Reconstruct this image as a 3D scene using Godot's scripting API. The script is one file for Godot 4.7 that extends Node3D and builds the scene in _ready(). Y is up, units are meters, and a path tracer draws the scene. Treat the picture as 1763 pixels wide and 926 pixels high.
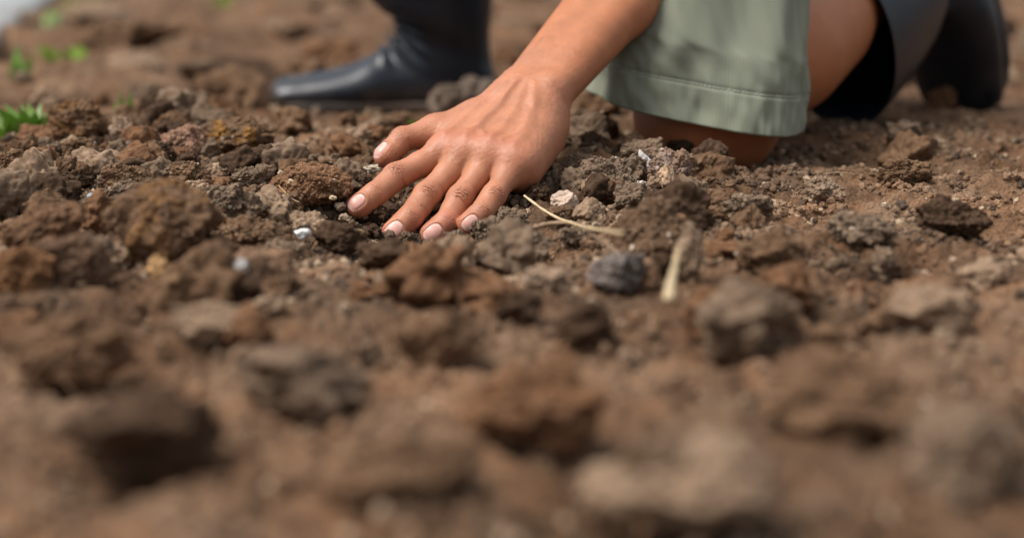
extends Node3D
# A left hand pressed into freshly dug soil, a kneeling person's boot and shorts behind it.

const FOCAL := 2600.0           # focal length in pixels of the photograph
const CAM_Y := 0.203
var pitch := deg_to_rad(7.5)
var rng := RandomNumberGenerator.new()
var used := {}
var M := {}

# ------------------------------------------------------------------ small helpers
func at(px: float, py: float, d: float) -> Vector3:      # a point seen at a pixel of the photograph, d metres along the view axis
	var xx := (px - 600.0) / FOCAL * d
	var yy := -(py - 253.0) / FOCAL * d
	return Vector3(xx, CAM_Y - d * sin(pitch) + yy * cos(pitch), -(d * cos(pitch) + yy * sin(pitch)))

func numbered(n: String) -> String:
	if not used.has(n):
		used[n] = 0
		return n
	used[n] += 1
	return "%s_%03d" % [n, used[n]]

func tag(o: Node, label: String, category: String, group := "") -> void:
	o.set_meta("label", label)
	o.set_meta("category", category)
	if group != "":
		o.set_meta("group", group)

func thing(called: String, label: String, category: String, where := Vector3.ZERO, group := "") -> Node3D:
	var o := Node3D.new()
	o.name = numbered(called)
	add_child(o)
	o.position = where
	tag(o, label, category, group)
	return o

func put(called: String, mesh: Mesh, mat: Material, parent: Node = null) -> MeshInstance3D:
	var o := MeshInstance3D.new()
	o.mesh = mesh
	o.material_override = mat
	o.cast_shadow = GeometryInstance3D.SHADOW_CASTING_SETTING_ON
	if parent == null:
		o.name = numbered(called)
		add_child(o)
	else:
		o.name = called
		parent.add_child(o, true)
	return o

func array_mesh(v: PackedVector3Array, idx: PackedInt32Array, col := PackedColorArray(), uv := PackedVector2Array(), nrm := PackedVector3Array()) -> ArrayMesh:
	var a := []
	a.resize(Mesh.ARRAY_MAX)
	if nrm.is_empty():
		nrm = normals_of(v, idx)
	a[Mesh.ARRAY_VERTEX] = v
	a[Mesh.ARRAY_NORMAL] = nrm
	a[Mesh.ARRAY_INDEX] = idx
	if not col.is_empty():
		a[Mesh.ARRAY_COLOR] = col
	if not uv.is_empty():
		a[Mesh.ARRAY_TEX_UV] = uv
	var m := ArrayMesh.new()
	m.add_surface_from_arrays(Mesh.PRIMITIVE_TRIANGLES, a)
	return m

func normals_of(v: PackedVector3Array, idx: PackedInt32Array) -> PackedVector3Array:
	var n := PackedVector3Array()
	n.resize(v.size())
	for t in range(0, idx.size(), 3):
		var a := idx[t]
		var b := idx[t + 1]
		var c := idx[t + 2]
		var f := (v[c] - v[a]).cross(v[b] - v[a])      # clockwise faces
		n[a] += f
		n[b] += f
		n[c] += f
	for i in n.size():
		n[i] = n[i].normalized()
	return n

func noise(kind: int, size: float, sd: int, oct := 1) -> FastNoiseLite:
	var f := FastNoiseLite.new()
	f.noise_type = kind as FastNoiseLite.NoiseType
	f.seed = sd
	f.frequency = 1.0 / size
	if oct > 1:
		f.fractal_type = FastNoiseLite.FRACTAL_FBM
		f.fractal_octaves = oct
	else:
		f.fractal_type = FastNoiseLite.FRACTAL_NONE
	if kind == FastNoiseLite.TYPE_CELLULAR:
		f.cellular_distance_function = FastNoiseLite.DISTANCE_EUCLIDEAN
		f.cellular_return_type = FastNoiseLite.RETURN_DISTANCE
	return f

func smooth(a: float, b: float, x: float) -> float:
	var t := clampf((x - a) / (b - a), 0.0, 1.0)
	return t * t * (3.0 - 2.0 * t)

func smin(a: float, b: float, k: float) -> float:
	var h := maxf(k - absf(a - b), 0.0) / k
	return minf(a, b) - h * h * k * 0.25

func lin(r: float, g: float, b: float) -> Color:         # an sRGB colour in 0..255 as linear
	return Color(r / 255.0, g / 255.0, b / 255.0).srgb_to_linear()

# ------------------------------------------------------------------ materials
func noise_tex(n: FastNoiseLite, size: int, ramp: Array) -> NoiseTexture2D:
	var t := NoiseTexture2D.new()
	t.width = size
	t.height = size
	t.seamless = true
	t.noise = n
	if not ramp.is_empty():
		var g := Gradient.new()
		var off := PackedFloat32Array()
		var cols := PackedColorArray()
		for r in ramp:
			off.append(r[0])
			cols.append(r[1])
		g.offsets = off
		g.colors = cols
		t.color_ramp = g
	return t

func grain_image() -> ImageTexture:                      # fine relief of soil grains, 512 px
	var a := noise(FastNoiseLite.TYPE_CELLULAR, 14.0, 5).get_seamless_image(512, 512)
	var b := noise(FastNoiseLite.TYPE_SIMPLEX, 40.0, 6, 4).get_seamless_image(512, 512)
	var im := Image.create(512, 512, false, Image.FORMAT_L8)
	for y in 512:
		for x in 512:
			var k := 0.55 * (1.0 - a.get_pixel(x, y).r) + 0.45 * b.get_pixel(x, y).r
			im.set_pixel(x, y, Color(k, k, k))
	return ImageTexture.create_from_image(im)

func soil_material(tint: Color, grain: Texture2D, mottle: Texture2D, relief: float) -> StandardMaterial3D:
	var m := StandardMaterial3D.new()
	m.albedo_color = tint
	m.albedo_texture = mottle
	m.vertex_color_use_as_albedo = true
	m.roughness = 0.95
	m.metallic_specular = 0.25
	m.uv1_triplanar = true
	m.uv1_world_triplanar = false
	m.uv1_scale = Vector3.ONE * 14.0
	m.heightmap_enabled = true
	m.heightmap_texture = grain
	m.heightmap_scale = relief
	return m

func make_materials() -> void:
	var grain := grain_image()
	var mottle := noise_tex(noise(FastNoiseLite.TYPE_SIMPLEX, 24.0, 11, 5), 512, [
		[0.0, Color(0.62, 0.56, 0.52)], [0.35, Color(0.84, 0.8, 0.76)], [0.6, Color(0.95, 0.93, 0.92)], [1.0, Color(1.0, 1.0, 1.0)]])
	M.soil = soil_material(Color.WHITE, grain, mottle, 0.22)
	M.clod = soil_material(Color.WHITE, grain, mottle, 0.22)
	var st := StandardMaterial3D.new()
	st.vertex_color_use_as_albedo = true
	st.roughness = 0.7
	st.metallic_specular = 0.4
	M.stone = st
	var crumb := StandardMaterial3D.new()
	crumb.vertex_color_use_as_albedo = true
	crumb.roughness = 0.95
	crumb.metallic_specular = 0.25
	M.crumb = crumb
	# skin
	var skin := StandardMaterial3D.new()
	skin.vertex_color_use_as_albedo = true
	skin.roughness = 0.46
	skin.metallic_specular = 0.42
	skin.subsurf_scatter_enabled = true
	skin.subsurf_scatter_strength = 0.12
	skin.uv1_triplanar = true
	skin.uv1_scale = Vector3.ONE * 26.0
	var pores := noise(FastNoiseLite.TYPE_CELLULAR, 13.0, 21)
	pores.cellular_return_type = FastNoiseLite.RETURN_DISTANCE2_SUB
	skin.heightmap_enabled = true
	skin.heightmap_texture = noise_tex(pores, 512, [])
	skin.heightmap_scale = 0.026
	M.skin = skin
	var nail := StandardMaterial3D.new()
	nail.vertex_color_use_as_albedo = true
	nail.roughness = 0.42
	nail.metallic_specular = 0.5
	nail.subsurf_scatter_enabled = true
	nail.subsurf_scatter_strength = 0.08
	M.nail = nail
	# rubber
	var rub := StandardMaterial3D.new()
	rub.vertex_color_use_as_albedo = true
	rub.albedo_color = Color.WHITE
	rub.roughness = 0.37
	rub.metallic_specular = 0.5
	M.rubber = rub
	var sole := rub.duplicate()
	sole.roughness = 0.7
	M.sole = sole
	# cloth with a fine ripstop lattice
	var im := Image.create(64, 64, false, Image.FORMAT_RGB8)
	for y in 64:
		for x in 64:
			var k := 0.90 + 0.04 * sin(x * TAU / 8.0) * sin(y * TAU / 8.0)
			if x % 32 < 5 or y % 32 < 5:
				k += 0.10
			k -= 0.10 * float((x / 2 + y / 2) % 2) * 0.5
			im.set_pixel(x, y, Color(k, k, k))
	var cloth := StandardMaterial3D.new()
	cloth.albedo_color = Color(0.255, 0.268, 0.200).linear_to_srgb()
	cloth.albedo_texture = ImageTexture.create_from_image(im)
	cloth.roughness = 0.9
	cloth.metallic_specular = 0.25
	cloth.rim_enabled = true
	cloth.rim = 0.25
	cloth.heightmap_enabled = false
	M.cloth = cloth
	var shirt := StandardMaterial3D.new()
	shirt.albedo_color = Color(0.10, 0.13, 0.17).linear_to_srgb()
	shirt.roughness = 0.95
	M.shirt = shirt
	var thread := StandardMaterial3D.new()
	thread.albedo_color = Color(0.34, 0.36, 0.29).linear_to_srgb()
	thread.roughness = 0.9
	M.thread = thread
	var hair := StandardMaterial3D.new()
	hair.albedo_color = Color(0.012, 0.01, 0.009).linear_to_srgb()
	hair.roughness = 0.55
	M.hair = hair
	var straw := StandardMaterial3D.new()
	straw.vertex_color_use_as_albedo = true
	straw.roughness = 0.7
	M.straw = straw
	var leaf := StandardMaterial3D.new()
	leaf.vertex_color_use_as_albedo = true
	leaf.roughness = 0.5
	leaf.backlight_enabled = true
	leaf.backlight = Color(0.35, 0.5, 0.1)
	leaf.cull_mode = BaseMaterial3D.CULL_DISABLED
	M.leaf = leaf
	var conc := StandardMaterial3D.new()
	conc.albedo_color = Color(0.42, 0.43, 0.43).linear_to_srgb()
	conc.albedo_texture = noise_tex(noise(FastNoiseLite.TYPE_SIMPLEX, 60.0, 31, 5), 512, [[0.0, Color(0.8, 0.8, 0.8)], [1.0, Color.WHITE]])
	conc.uv1_triplanar = true
	conc.uv1_world_triplanar = true
	conc.uv1_scale = Vector3.ONE * 0.8
	conc.roughness = 0.9
	M.concrete = conc
	var wp := conc.duplicate()
	wp.albedo_color = Color(0.78, 0.79, 0.82).linear_to_srgb()
	M.white_paint = wp

# ------------------------------------------------------------------ the lie of the soil
var cx0 := -3.4
var cz0 := -8.0
var cstep := 0.02
var cw := 360
var ch := 400
var coarse := PackedFloat32Array()
var ctrl: Array[Vector3] = []
var n_warp := noise(FastNoiseLite.TYPE_SIMPLEX, 0.05, 90)
var n_zone := noise(FastNoiseLite.TYPE_SIMPLEX, 0.16, 91, 2)
var n_big := noise(FastNoiseLite.TYPE_CELLULAR, 0.30, 92)
var n_a := noise(FastNoiseLite.TYPE_CELLULAR, 0.075, 93)
var n_b := noise(FastNoiseLite.TYPE_CELLULAR, 0.032, 94)
var n_c := noise(FastNoiseLite.TYPE_CELLULAR, 0.0135, 95)
var n_d := noise(FastNoiseLite.TYPE_CELLULAR, 0.0062, 96)
var n_f := noise(FastNoiseLite.TYPE_SIMPLEX, 0.02, 97, 4)
var n_hue := noise(FastNoiseLite.TYPE_SIMPLEX, 0.09, 98, 3)
var n_hue2 := noise(FastNoiseLite.TYPE_SIMPLEX, 0.025, 99, 3)

func base_height(z: float) -> float:                     # the bed rises gently and falls away behind
	var d := -z
	if d < 0.8: return 0.018
	if d < 1.3: return lerpf(0.018, 0.036, (d - 0.8) / 0.5)
	if d < 1.6: return lerpf(0.036, 0.033, (d - 1.3) / 0.3)
	if d < 2.6: return lerpf(0.033, 0.010, (d - 1.6) / 1.0)
	return 0.010 if d < 4.0 else lerpf(0.010, 0.0, clampf((d - 4.0) / 4.0, 0.0, 1.0))

func make_lie() -> void:
	var p := [
		# px, py, depth, reach in metres
		[608, 389, 1.09, .05], [664, 446, 1.07, .05], [742, 448, 1.06, .055], [810, 424, 1.06, .04], [655, 294, 1.16, .05], [715, 304, 1.14, .05],
		[700, 350, 1.10, .05], [800, 352, 1.12, .06], [840, 330, 1.15, .06], [890, 335, 1.10, .04], [940, 282, 1.17, .05], [960, 250, 1.25, .06],
		[1060, 257, 1.20, .06], [1150, 264, 1.20, .06], [1190, 300, 1.15, .06], [1100, 340, 1.10, .06], [1000, 362, 1.07, .05], [1000, 420, .98, .05],
		[800, 440, 1.00, .05], [900, 470, .90, .06], [1100, 470, .85, .06], [600, 470, .90, .06], [600, 506, .82, .06], [500, 440, .97, .06],
		[520, 188, 1.92, .14], [600, 188, 1.92, .14], [700, 190, 1.92, .14], [800, 189, 1.92, .14], [600, 200, 1.75, .10], [700, 200, 1.75, .10],
		[560, 350, 1.09, .05], [540, 300, 1.13, .05], [480, 330, 1.11, .05], [240, 300, 1.12, .06], [100, 300, 1.12, .06], [0, 300, 1.12, .06],
		[60, 360, 1.04, .05], [0, 400, .95, .06], [200, 380, .98, .06], [280, 460, .86, .07], [80, 470, .84, .07], [380, 480, .84, .06],
		[140, 245, 1.28, .08], [300, 262, 1.24, .08], [420, 258, 1.26, .08], [520, 230, 1.38, .08], [300, 205, 1.45, .1], [100, 215, 1.42, .1],
		[480, 203, 1.6, .09], [580, 205, 1.6, .09], [680, 206, 1.6, .09], [780, 206, 1.6, .09], [540, 214, 1.45, .07], [640, 216, 1.45, .07], [1160, 265, 1.34, .07], [1260, 268, 1.34, .08], [1350, 280, 1.30, .08], [900, 190, 1.6, .1], [1050, 220, 1.45, .08],
		[850, 290, 1.2, .06], [760, 260, 1.26, .07], [700, 235, 1.36, .08],
	]
	for q in p:
		var w := at(q[0], q[1], q[2])
		ctrl.append(w)
	coarse.resize(cw * ch)
	for j in ch:
		var z := cz0 + j * cstep
		for i in cw:
			var x := cx0 + i * cstep
			var b := base_height(z)
			var sw := 0.35
			var sh := 0.0
			if z > -2.6 and absf(x) < 0.9:
				for k in ctrl.size():
					var c := ctrl[k]
					var r: float = p[k][3]
					var q2 := ((x - c.x) * (x - c.x) + (z - c.z) * (z - c.z)) / (r * r)
					if q2 < 6.0:
						var w2 := exp(-q2 * 1.4)
						sw += w2 * 3.0
						sh += w2 * 3.0 * (c.y - b)
			coarse[j * cw + i] = b + sh / sw

func macro(x: float, z: float) -> float:
	var u := (x - cx0) / cstep
	var v := (z - cz0) / cstep
	if u < 0.0 or v < 0.0 or u >= cw - 1 or v >= ch - 1:
		return base_height(z)
	var i := int(u)
	var j := int(v)
	u -= i
	v -= j
	u = u * u * (3.0 - 2.0 * u)
	v = v * v * (3.0 - 2.0 * v)
	var k := j * cw + i
	return lerpf(lerpf(coarse[k], coarse[k + 1], u), lerpf(coarse[k + cw], coarse[k + cw + 1], u), v)

var pit := Vector3.ZERO      # where the hand presses

func soil_height(x: float, z: float, fine := true) -> float:
	var m := macro(x, z)
	var d := -z
	var zone := clampf(0.62 + 0.75 * n_zone.get_noise_2d(x, z), 0.12, 1.0)
	var nearpit := 1.0 - 0.75 * exp(-((x - pit.x) * (x - pit.x) + (z - pit.z) * (z - pit.z)) / 0.0075)
	zone *= nearpit
	var wx := x + 0.012 * n_warp.get_noise_2d(x, z)
	var wz := z + 0.012 * n_warp.get_noise_2d(z + 7.0, x)
	var far := smooth(1.5, 3.0, d)
	var h := m
	if far > 0.0:
		h += far * 0.11 * (-0.62 - n_big.get_noise_2d(x * 0.62, z))
		h += far * 0.03 * (-0.62 - n_a.get_noise_2d(wx * 0.6, wz * 0.8))
	if d < 9.0:
		h += 0.023 * zone * (-0.78 - n_a.get_noise_2d(wx, wz))
		h += 0.0150 * zone * (-0.76 - n_b.get_noise_2d(wx, wz))
		if fine and d < 4.0:
			h += 0.0055 * (0.35 + 0.65 * zone) * (-0.72 - n_c.get_noise_2d(wx, wz))
			h += 0.0026 * (-0.7 - n_d.get_noise_2d(x, z))
			h += 0.0035 * n_f.get_noise_2d(x, z)
	return h

func ground_hit(px: float, py: float) -> float:          # depth at which the line of sight through a pixel meets the soil
	var d := 0.45
	while d < 12.0:
		var p := at(px, py, d)
		if p.y < macro(p.x, p.z):
			return d
		d += 0.006 if d < 2.0 else 0.03
	return 12.0

func soil_color(x: float, z: float) -> Color:
	var a := clampf(0.5 + 0.9 * n_hue.get_noise_2d(x, z), 0.0, 1.0)
	var b := clampf(0.5 + 0.9 * n_hue2.get_noise_2d(x, z), 0.0, 1.0)
	var red := Color(0.180, 0.100, 0.056)
	var grey := Color(0.188, 0.124, 0.081)
	var dark := Color(0.082, 0.050, 0.032)
	var wide := n_hue.get_noise_2d(x * 0.22 + 4.0, z * 0.4)
	var c := grey.lerp(red, a * 0.85)
	c = c.lerp(dark, 0.55 * smooth(0.45, 0.95, b))
	c = c * (1.0 + 0.55 * wide)
	c.a = 1.0
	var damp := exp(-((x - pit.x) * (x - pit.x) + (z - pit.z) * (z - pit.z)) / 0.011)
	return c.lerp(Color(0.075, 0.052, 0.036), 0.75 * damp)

func build_ground() -> void:
	var rows := PackedFloat32Array()
	var d := 0.28
	while d < 70.0:
		rows.append(d)
		if d < 0.85: d += 0.0030
		elif d < 1.36: d += 0.0017
		else: d += 0.0019 + 0.013 * (d - 1.36)
	var us := PackedFloat32Array()
	for i in 26: us.append(-1.0 - pow((26 - i) / 26.0, 2.2) * 9.0)
	for i in 560: us.append(-1.0 + 2.0 * i / 559.0)
	for i in 26: us.append(1.0 + pow((i + 1) / 26.0, 2.2) * 9.0)
	var w := us.size()
	var v := PackedVector3Array()
	var col := PackedColorArray()
	v.resize(w * rows.size())
	col.resize(w * rows.size())
	var n := 0
	for r in rows.size():
		var dd := rows[r]
		var mid := 0.105 * dd
		var half := 0.365 * dd + 0.06
		for i in w:
			var x := mid + us[i] * half
			v[n] = Vector3(x, soil_height(x, -dd), -dd)
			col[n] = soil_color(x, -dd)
			n += 1
	var idx := PackedInt32Array()
	idx.resize((w - 1) * (rows.size() - 1) * 6)
	n = 0
	for r in rows.size() - 1:
		for i in w - 1:
			var a := r * w + i
			idx[n] = a
			idx[n + 1] = a + w
			idx[n + 2] = a + 1
			idx[n + 3] = a + 1
			idx[n + 4] = a + w
			idx[n + 5] = a + w + 1
			n += 6
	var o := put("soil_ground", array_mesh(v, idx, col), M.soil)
	o.set_meta("kind", "structure")
	o.set_meta("label", "freshly dug brown garden soil, lumpy and crumbling")

# ------------------------------------------------------------------ clods, stones
var ico := {}

func icosphere(sub: int) -> Array:
	if ico.has(sub):
		return ico[sub]
	var t := (1.0 + sqrt(5.0)) / 2.0
	var v := PackedVector3Array([Vector3(-1, t, 0), Vector3(1, t, 0), Vector3(-1, -t, 0), Vector3(1, -t, 0), Vector3(0, -1, t), Vector3(0, 1, t),
		Vector3(0, -1, -t), Vector3(0, 1, -t), Vector3(t, 0, -1), Vector3(t, 0, 1), Vector3(-t, 0, -1), Vector3(-t, 0, 1)])
	for i in v.size(): v[i] = v[i].normalized()
	var f := PackedInt32Array([0, 11, 5, 0, 5, 1, 0, 1, 7, 0, 7, 10, 0, 10, 11, 1, 5, 9, 5, 11, 4, 11, 10, 2, 10, 7, 6, 7, 1, 8,
		3, 9, 4, 3, 4, 2, 3, 2, 6, 3, 6, 8, 3, 8, 9, 4, 9, 5, 2, 4, 11, 6, 2, 10, 8, 6, 7, 9, 8, 1])
	for s in sub:
		var g := PackedInt32Array()
		var mids := {}
		for k in range(0, f.size(), 3):
			var m := [0, 0, 0]
			for e in 3:
				var a := f[k + e]
				var b := f[k + (e + 1) % 3]
				var key := mini(a, b) * 1000000 + maxi(a, b)
				if not mids.has(key):
					mids[key] = v.size()
					v.append(((v[a] + v[b]) * 0.5).normalized())
				m[e] = mids[key]
			g.append_array(PackedInt32Array([f[k], m[0], m[2], f[k + 1], m[1], m[0], f[k + 2], m[2], m[1], m[0], m[1], m[2]]))
		f = g
	var out := PackedInt32Array()      # turn to clockwise
	for k in range(0, f.size(), 3):
		out.append_array(PackedInt32Array([f[k], f[k + 2], f[k + 1]]))
	ico[sub] = [v, out]
	return ico[sub]

var k_lump := noise(FastNoiseLite.TYPE_SIMPLEX, 1.0, 60, 3)
var k_mid := noise(FastNoiseLite.TYPE_CELLULAR, 0.011, 61)
var k_fine := noise(FastNoiseLite.TYPE_CELLULAR, 0.0048, 62)
var k_edge := noise(FastNoiseLite.TYPE_PERLIN, 0.016, 64, 4)
var k_tone := noise(FastNoiseLite.TYPE_SIMPLEX, 0.018, 63, 3)

func clod_mesh(half: Vector3, sub: int, sd: int, tone: Color, crumbly := 1.0, facets := 7, lump := 0.32, spots := Color(0, 0, 0, 0)) -> ArrayMesh:
	var r := RandomNumberGenerator.new()
	r.seed = sd * 7919 + 13
	var off := Vector3(r.randf(), r.randf(), r.randf()) * 50.0
	var planes: Array[Vector3] = []
	var dist := PackedFloat32Array()
	if facets >= 6: facets += 4
	for i in facets:
		planes.append(Vector3(r.randfn(), r.randfn() * 0.8, r.randfn()).normalized())
		dist.append(r.randf_range(0.55, 0.92))
	var s := icosphere(sub)
	var dirs: PackedVector3Array = s[0]
	var v := PackedVector3Array()
	var col := PackedColorArray()
	v.resize(dirs.size())
	col.resize(dirs.size())
	var size := (half.x + half.y + half.z) / 3.0
	var amp := minf(1.0, size / 0.02)
	for i in dirs.size():
		var u := dirs[i]
		var rad := 1.0
		for k in facets:
			var c := u.dot(planes[k])
			if c > 0.2:
				rad = smin(rad, dist[k] / c, 0.045)
		rad *= 1.0 + lump * k_lump.get_noise_3dv(u * 1.15 + off)
		var p := u * rad * half
		var q := p + off
		var rough := 0.35 + 1.1 * smooth(-0.25, 0.35, k_tone.get_noise_3dv(q * 0.6 + Vector3(3, 8, 2)))     # some faces crumble, some broke clean
		var dd := crumbly * (amp * rough * 0.0022 * (-0.45 - k_mid.get_noise_3dv(q)) + 0.0013 * amp * rough * (-0.45 - k_fine.get_noise_3dv(q)) + amp * 0.0030 * k_edge.get_noise_3dv(q))
		v[i] = p + u * dd
		var tn := k_tone.get_noise_3dv(q)
		var cc := tone * (1.0 + 0.35 * tn)
		if spots.a > 0.0:
			cc = cc.lerp(spots, 0.55 * smooth(0.08, 0.42, k_tone.get_noise_3dv(q * 0.7 + Vector3(9, 3, 1))) * spots.a)
		cc.a = 1.0
		col[i] = cc
	return array_mesh(v, s[1], col)

const DRY := Color(0.285, 0.203, 0.140)
const BROWN := Color(0.168, 0.103, 0.062)
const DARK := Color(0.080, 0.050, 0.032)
const RED := Color(0.188, 0.102, 0.056)
const GREY := Color(0.195, 0.140, 0.098)
const PALE := Color(0.37, 0.265, 0.185)
const OCHRE := Color(0.29, 0.165, 0.07)

func clod(px: float, py: float, wp: float, hp: float, tone: Color, label: String, opt := {}) -> MeshInstance3D:
	var d: float = opt.get("d", 0.0)
	if d == 0.0:
		d = ground_hit(px, py + hp * 0.34)
	var c := at(px, py, d)
	var half := Vector3(wp * 1.06, hp * 1.3, lerpf(wp, hp, 0.45)) * 0.5 / FOCAL * d
	half.z = maxf(half.z, half.y * 0.8)
	c.y += half.y * 0.04
	var px_size: float = maxf(wp, hp)
	var sub := 5 if px_size > 44.0 else 4
	if px_size > 84.0 and d > 1.0 and d < 1.35: sub = 6
	sd_clod += 1
	var mesh := clod_mesh(half, sub, sd_clod, tone, opt.get("crumbly", 1.0), opt.get("facets", 7), opt.get("lump", 0.32), opt.get("spots", Color(0, 0, 0, 0)))
	var kind: String = opt.get("kind", "soil_clod")
	var o := put(kind, mesh, M.stone if kind == "stone" or kind == "pebble" else M.clod)
	o.position = c
	o.rotation = Vector3(0, opt.get("yaw", 0.0), opt.get("roll", 0.0))
	tag(o, label, {"soil_clod": "soil clod", "stone": "stone", "pebble": "pebble"}[kind], opt.get("group", ""))
	if kind == "soil_clod" and d > 0.78 and d < 1.5:
		dusted.append(o)
	return o

var sd_clod := 100
var dusted: Array[MeshInstance3D] = []

func build_clods() -> void:
	# the middle distance on the left, just behind the sharp band
	clod(138, 215, 104, 68, BROWN, "large rough upright clod beside the bright green grass", {"spots": Color(0.33, 0.16, 0.05, 0.7)})
	clod(207, 233, 44, 44, PALE, "pale squarish clod standing just right of the large rough clod by the grass", {"crumbly": 0.4})
	clod(318, 250, 84, 54, Color(0.30, 0.18, 0.125), "rounded pinkish brown clod behind the long crumbly ridge", {"crumbly": 0.7})
	clod(405, 240, 118, 54, BROWN, "wide brown clod with an orange stain behind the pinkish one", {"spots": Color(0.42, 0.2, 0.03, 0.8), "roll": 0.1})
	clod(298, 200, 62, 36, PALE, "light flat-topped clod well behind the pinkish brown one", {"crumbly": 0.5})
	clod(264, 269, 98, 36, DARK, "dark flat clod lying behind the long crumbly ridge", {"roll": 0.06})
	clod(134, 264, 84, 40, BROWN, "brown knobbly clod below the large upright clod near the grass")
	clod(86, 262, 46, 44, GREY, "greyish clod at the foot of the grass tuft")
	clod(452, 272, 72, 36, GREY, "low grey-brown clod left of the mound of fine soil")
	clod(262, 243, 44, 16, RED, "thin reddish slab of soil between the pale and pinkish clods", {"facets": 9, "crumbly": 0.4})
	clod(384, 205, 50, 24, BROWN, "small brown clod half sunk behind the wide stained clod")
	clod(190, 262, 40, 26, RED, "little reddish clod under the pale squarish clod")
	# the sharp band
	clod(24, 284, 62, 42, BROWN, "crumbly brown clod at the edge of the bed under the grass")
	clod(46, 313, 58, 30, OCHRE, "ochre clod with a rough wet face in front of the grass", {"spots": Color(0.45, 0.24, 0.06, 0.7)})
	clod(112, 314, 76, 36, DARK, "dark elongated clod right of the ochre clod")
	clod(222, 313, 86, 50, BROWN, "left lump of the long crumbly ridge of soil")
	clod(305, 303, 98, 48, BROWN, "right and highest lump of the long crumbly ridge of soil", {"roll": -0.12})
	clod(208, 334, 62, 38, GREY, "grey crumbly clod under the long ridge, behind the round blurred clod")
	clod(264, 325, 48, 36, GREY, "rounded grey clod with a fibrous face under the ridge")
	clod(298, 335, 30, 26, DARK, "small dark clod beside the pale crusted clod")
	clod(334, 332, 46, 36, PALE, "pale crusted clod with yellowish faces left of the slanting clod", {"spots": Color(0.5, 0.36, 0.2, 0.8)})
	clod(378, 350, 92, 52, GREY, "slanting grey-brown slab of soil right of the round blurred clod", {"roll": 0.5, "facets": 10})
	clod(430, 362, 58, 34, RED, "reddish crumbly clod below the round pebble")
	clod(420, 312, 62, 36, GREY, "grey knobbly clod left of the fine soil mound")
	clod(395, 296, 40, 24, GREY, "small grey clod behind the knobbly clod")
	clod(540, 326, 128, 66, Color(0.225, 0.125, 0.07), "smooth conical mound of fine reddish soil left of the index finger", {"facets": 3, "lump": 0.18, "crumbly": 0.55})
	clod(570, 292, 70, 24, BROWN, "low clod on the back of the fine soil mound")
	clod(496, 352, 66, 30, BROWN, "brown clod at the foot of the fine soil mound")
	clod(165, 372, 70, 62, RED, "squarish reddish clod with a grey pebble on its top")
	clod(160, 344, 50, 18, GREY, "flat grey clod carrying the pebble", {"d": 1.04})
	# blurred foreground
	clod(284, 398, 182, 124, Color(0.17, 0.105, 0.065), "big round blurred clod at the front, standing alone", {"facets": 4, "lump": 0.22, "spots": Color(0.3, 0.14, 0.03, 0.5)})
	clod(70, 405, 170, 78, Color(0.17, 0.098, 0.058), "top slab of the dark layered clods at the front corner", {"roll": 0.38})
	clod(110, 452, 180, 86, Color(0.15, 0.092, 0.06), "middle slab of the dark layered clods at the front corner", {"roll": 0.2})
	clod(30, 475, 120, 70, Color(0.19, 0.1, 0.05), "lowest slab of the dark layered clods at the front corner")
	clod(160, 430, 64, 34, GREY, "small greyish clod on the right shoulder of the dark layered clods", {"d": 0.84})
	clod(440, 472, 150, 60, Color(0.24, 0.15, 0.095), "broad blurred clod with a white patch at the front edge", {"facets": 4})
	clod(446, 412, 150, 52, BROWN, "long low clod in front of the slanting slab")
	clod(566, 410, 66, 40, BROWN, "brown clod right of the white pebble")
	clod(486, 432, 80, 30, GREY, "low greyish clod in front of the white pebble")
	clod(1124, 410, 120, 94, Color(0.15, 0.096, 0.06), "big dark blurred clod at the right front, behind the upright straw", {"facets": 5})
	clod(1062, 468, 94, 60, Color(0.20, 0.172, 0.155), "bluish dark stony clod below the big dark blurred clod", {"crumbly": 1.0})
	clod(940, 484, 90, 40, DRY, "blurred light brown clod at the front edge, below the root")
	clod(700, 492, 120, 36, DRY, "broad pale clod at the front edge below the middle finger", {"facets": 4})
	clod(900, 428, 92, 40, GREY, "grey lump of soil under the straw root")
	clod(1190, 450, 50, 90, DRY, "pale blurred clod right of the upright straw")
	# round the fingertips
	clod(738, 436, 42, 30, GREY, "little crumbly clod just in front of the ring fingernail", {"d": 1.035})
	clod(782, 420, 48, 38, GREY, "knobbly clod in front of the ring finger's side", {"d": 1.035})
	clod(848, 402, 70, 38, GREY, "crumbly clod covering half of the little fingernail", {"d": 1.035})
	clod(694, 444, 56, 22, BROWN, "low clod in front of the middle fingertip", {"d": 1.03})
	clod(880, 378, 60, 36, GREY, "clod between the little finger and the straw", {"d": 1.05})
	clod(612, 414, 44, 28, BROWN, "brown clod below the index fingertip", {"d": 1.04})
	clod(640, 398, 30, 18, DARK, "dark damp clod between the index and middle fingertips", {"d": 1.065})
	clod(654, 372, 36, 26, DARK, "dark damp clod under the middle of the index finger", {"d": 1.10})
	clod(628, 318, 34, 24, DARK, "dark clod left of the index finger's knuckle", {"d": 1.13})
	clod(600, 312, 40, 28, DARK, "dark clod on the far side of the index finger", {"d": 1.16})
	# the mound right of the hand
	clod(1052, 316, 130, 92, GREY, "main crumbly lump of the mound right of the hand", {"d": 1.135, "facets": 9})
	clod(1088, 346, 76, 44, GREY, "lower clod on the front of the mound right of the hand")
	clod(1158, 320, 88, 90, Color(0.25, 0.165, 0.115), "stony crumbling clod with quartz specks beside the mound", {"d": 1.12, "spots": Color(0.42, 0.34, 0.3, 0.7)})
	clod(1030, 334, 40, 40, GREY, "small upright clod leaning on the mound, above the pale stone", {"d": 1.11})
	clod(1000, 290, 60, 40, GREY, "clod on the hand's side of the mound", {"d": 1.17})
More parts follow.
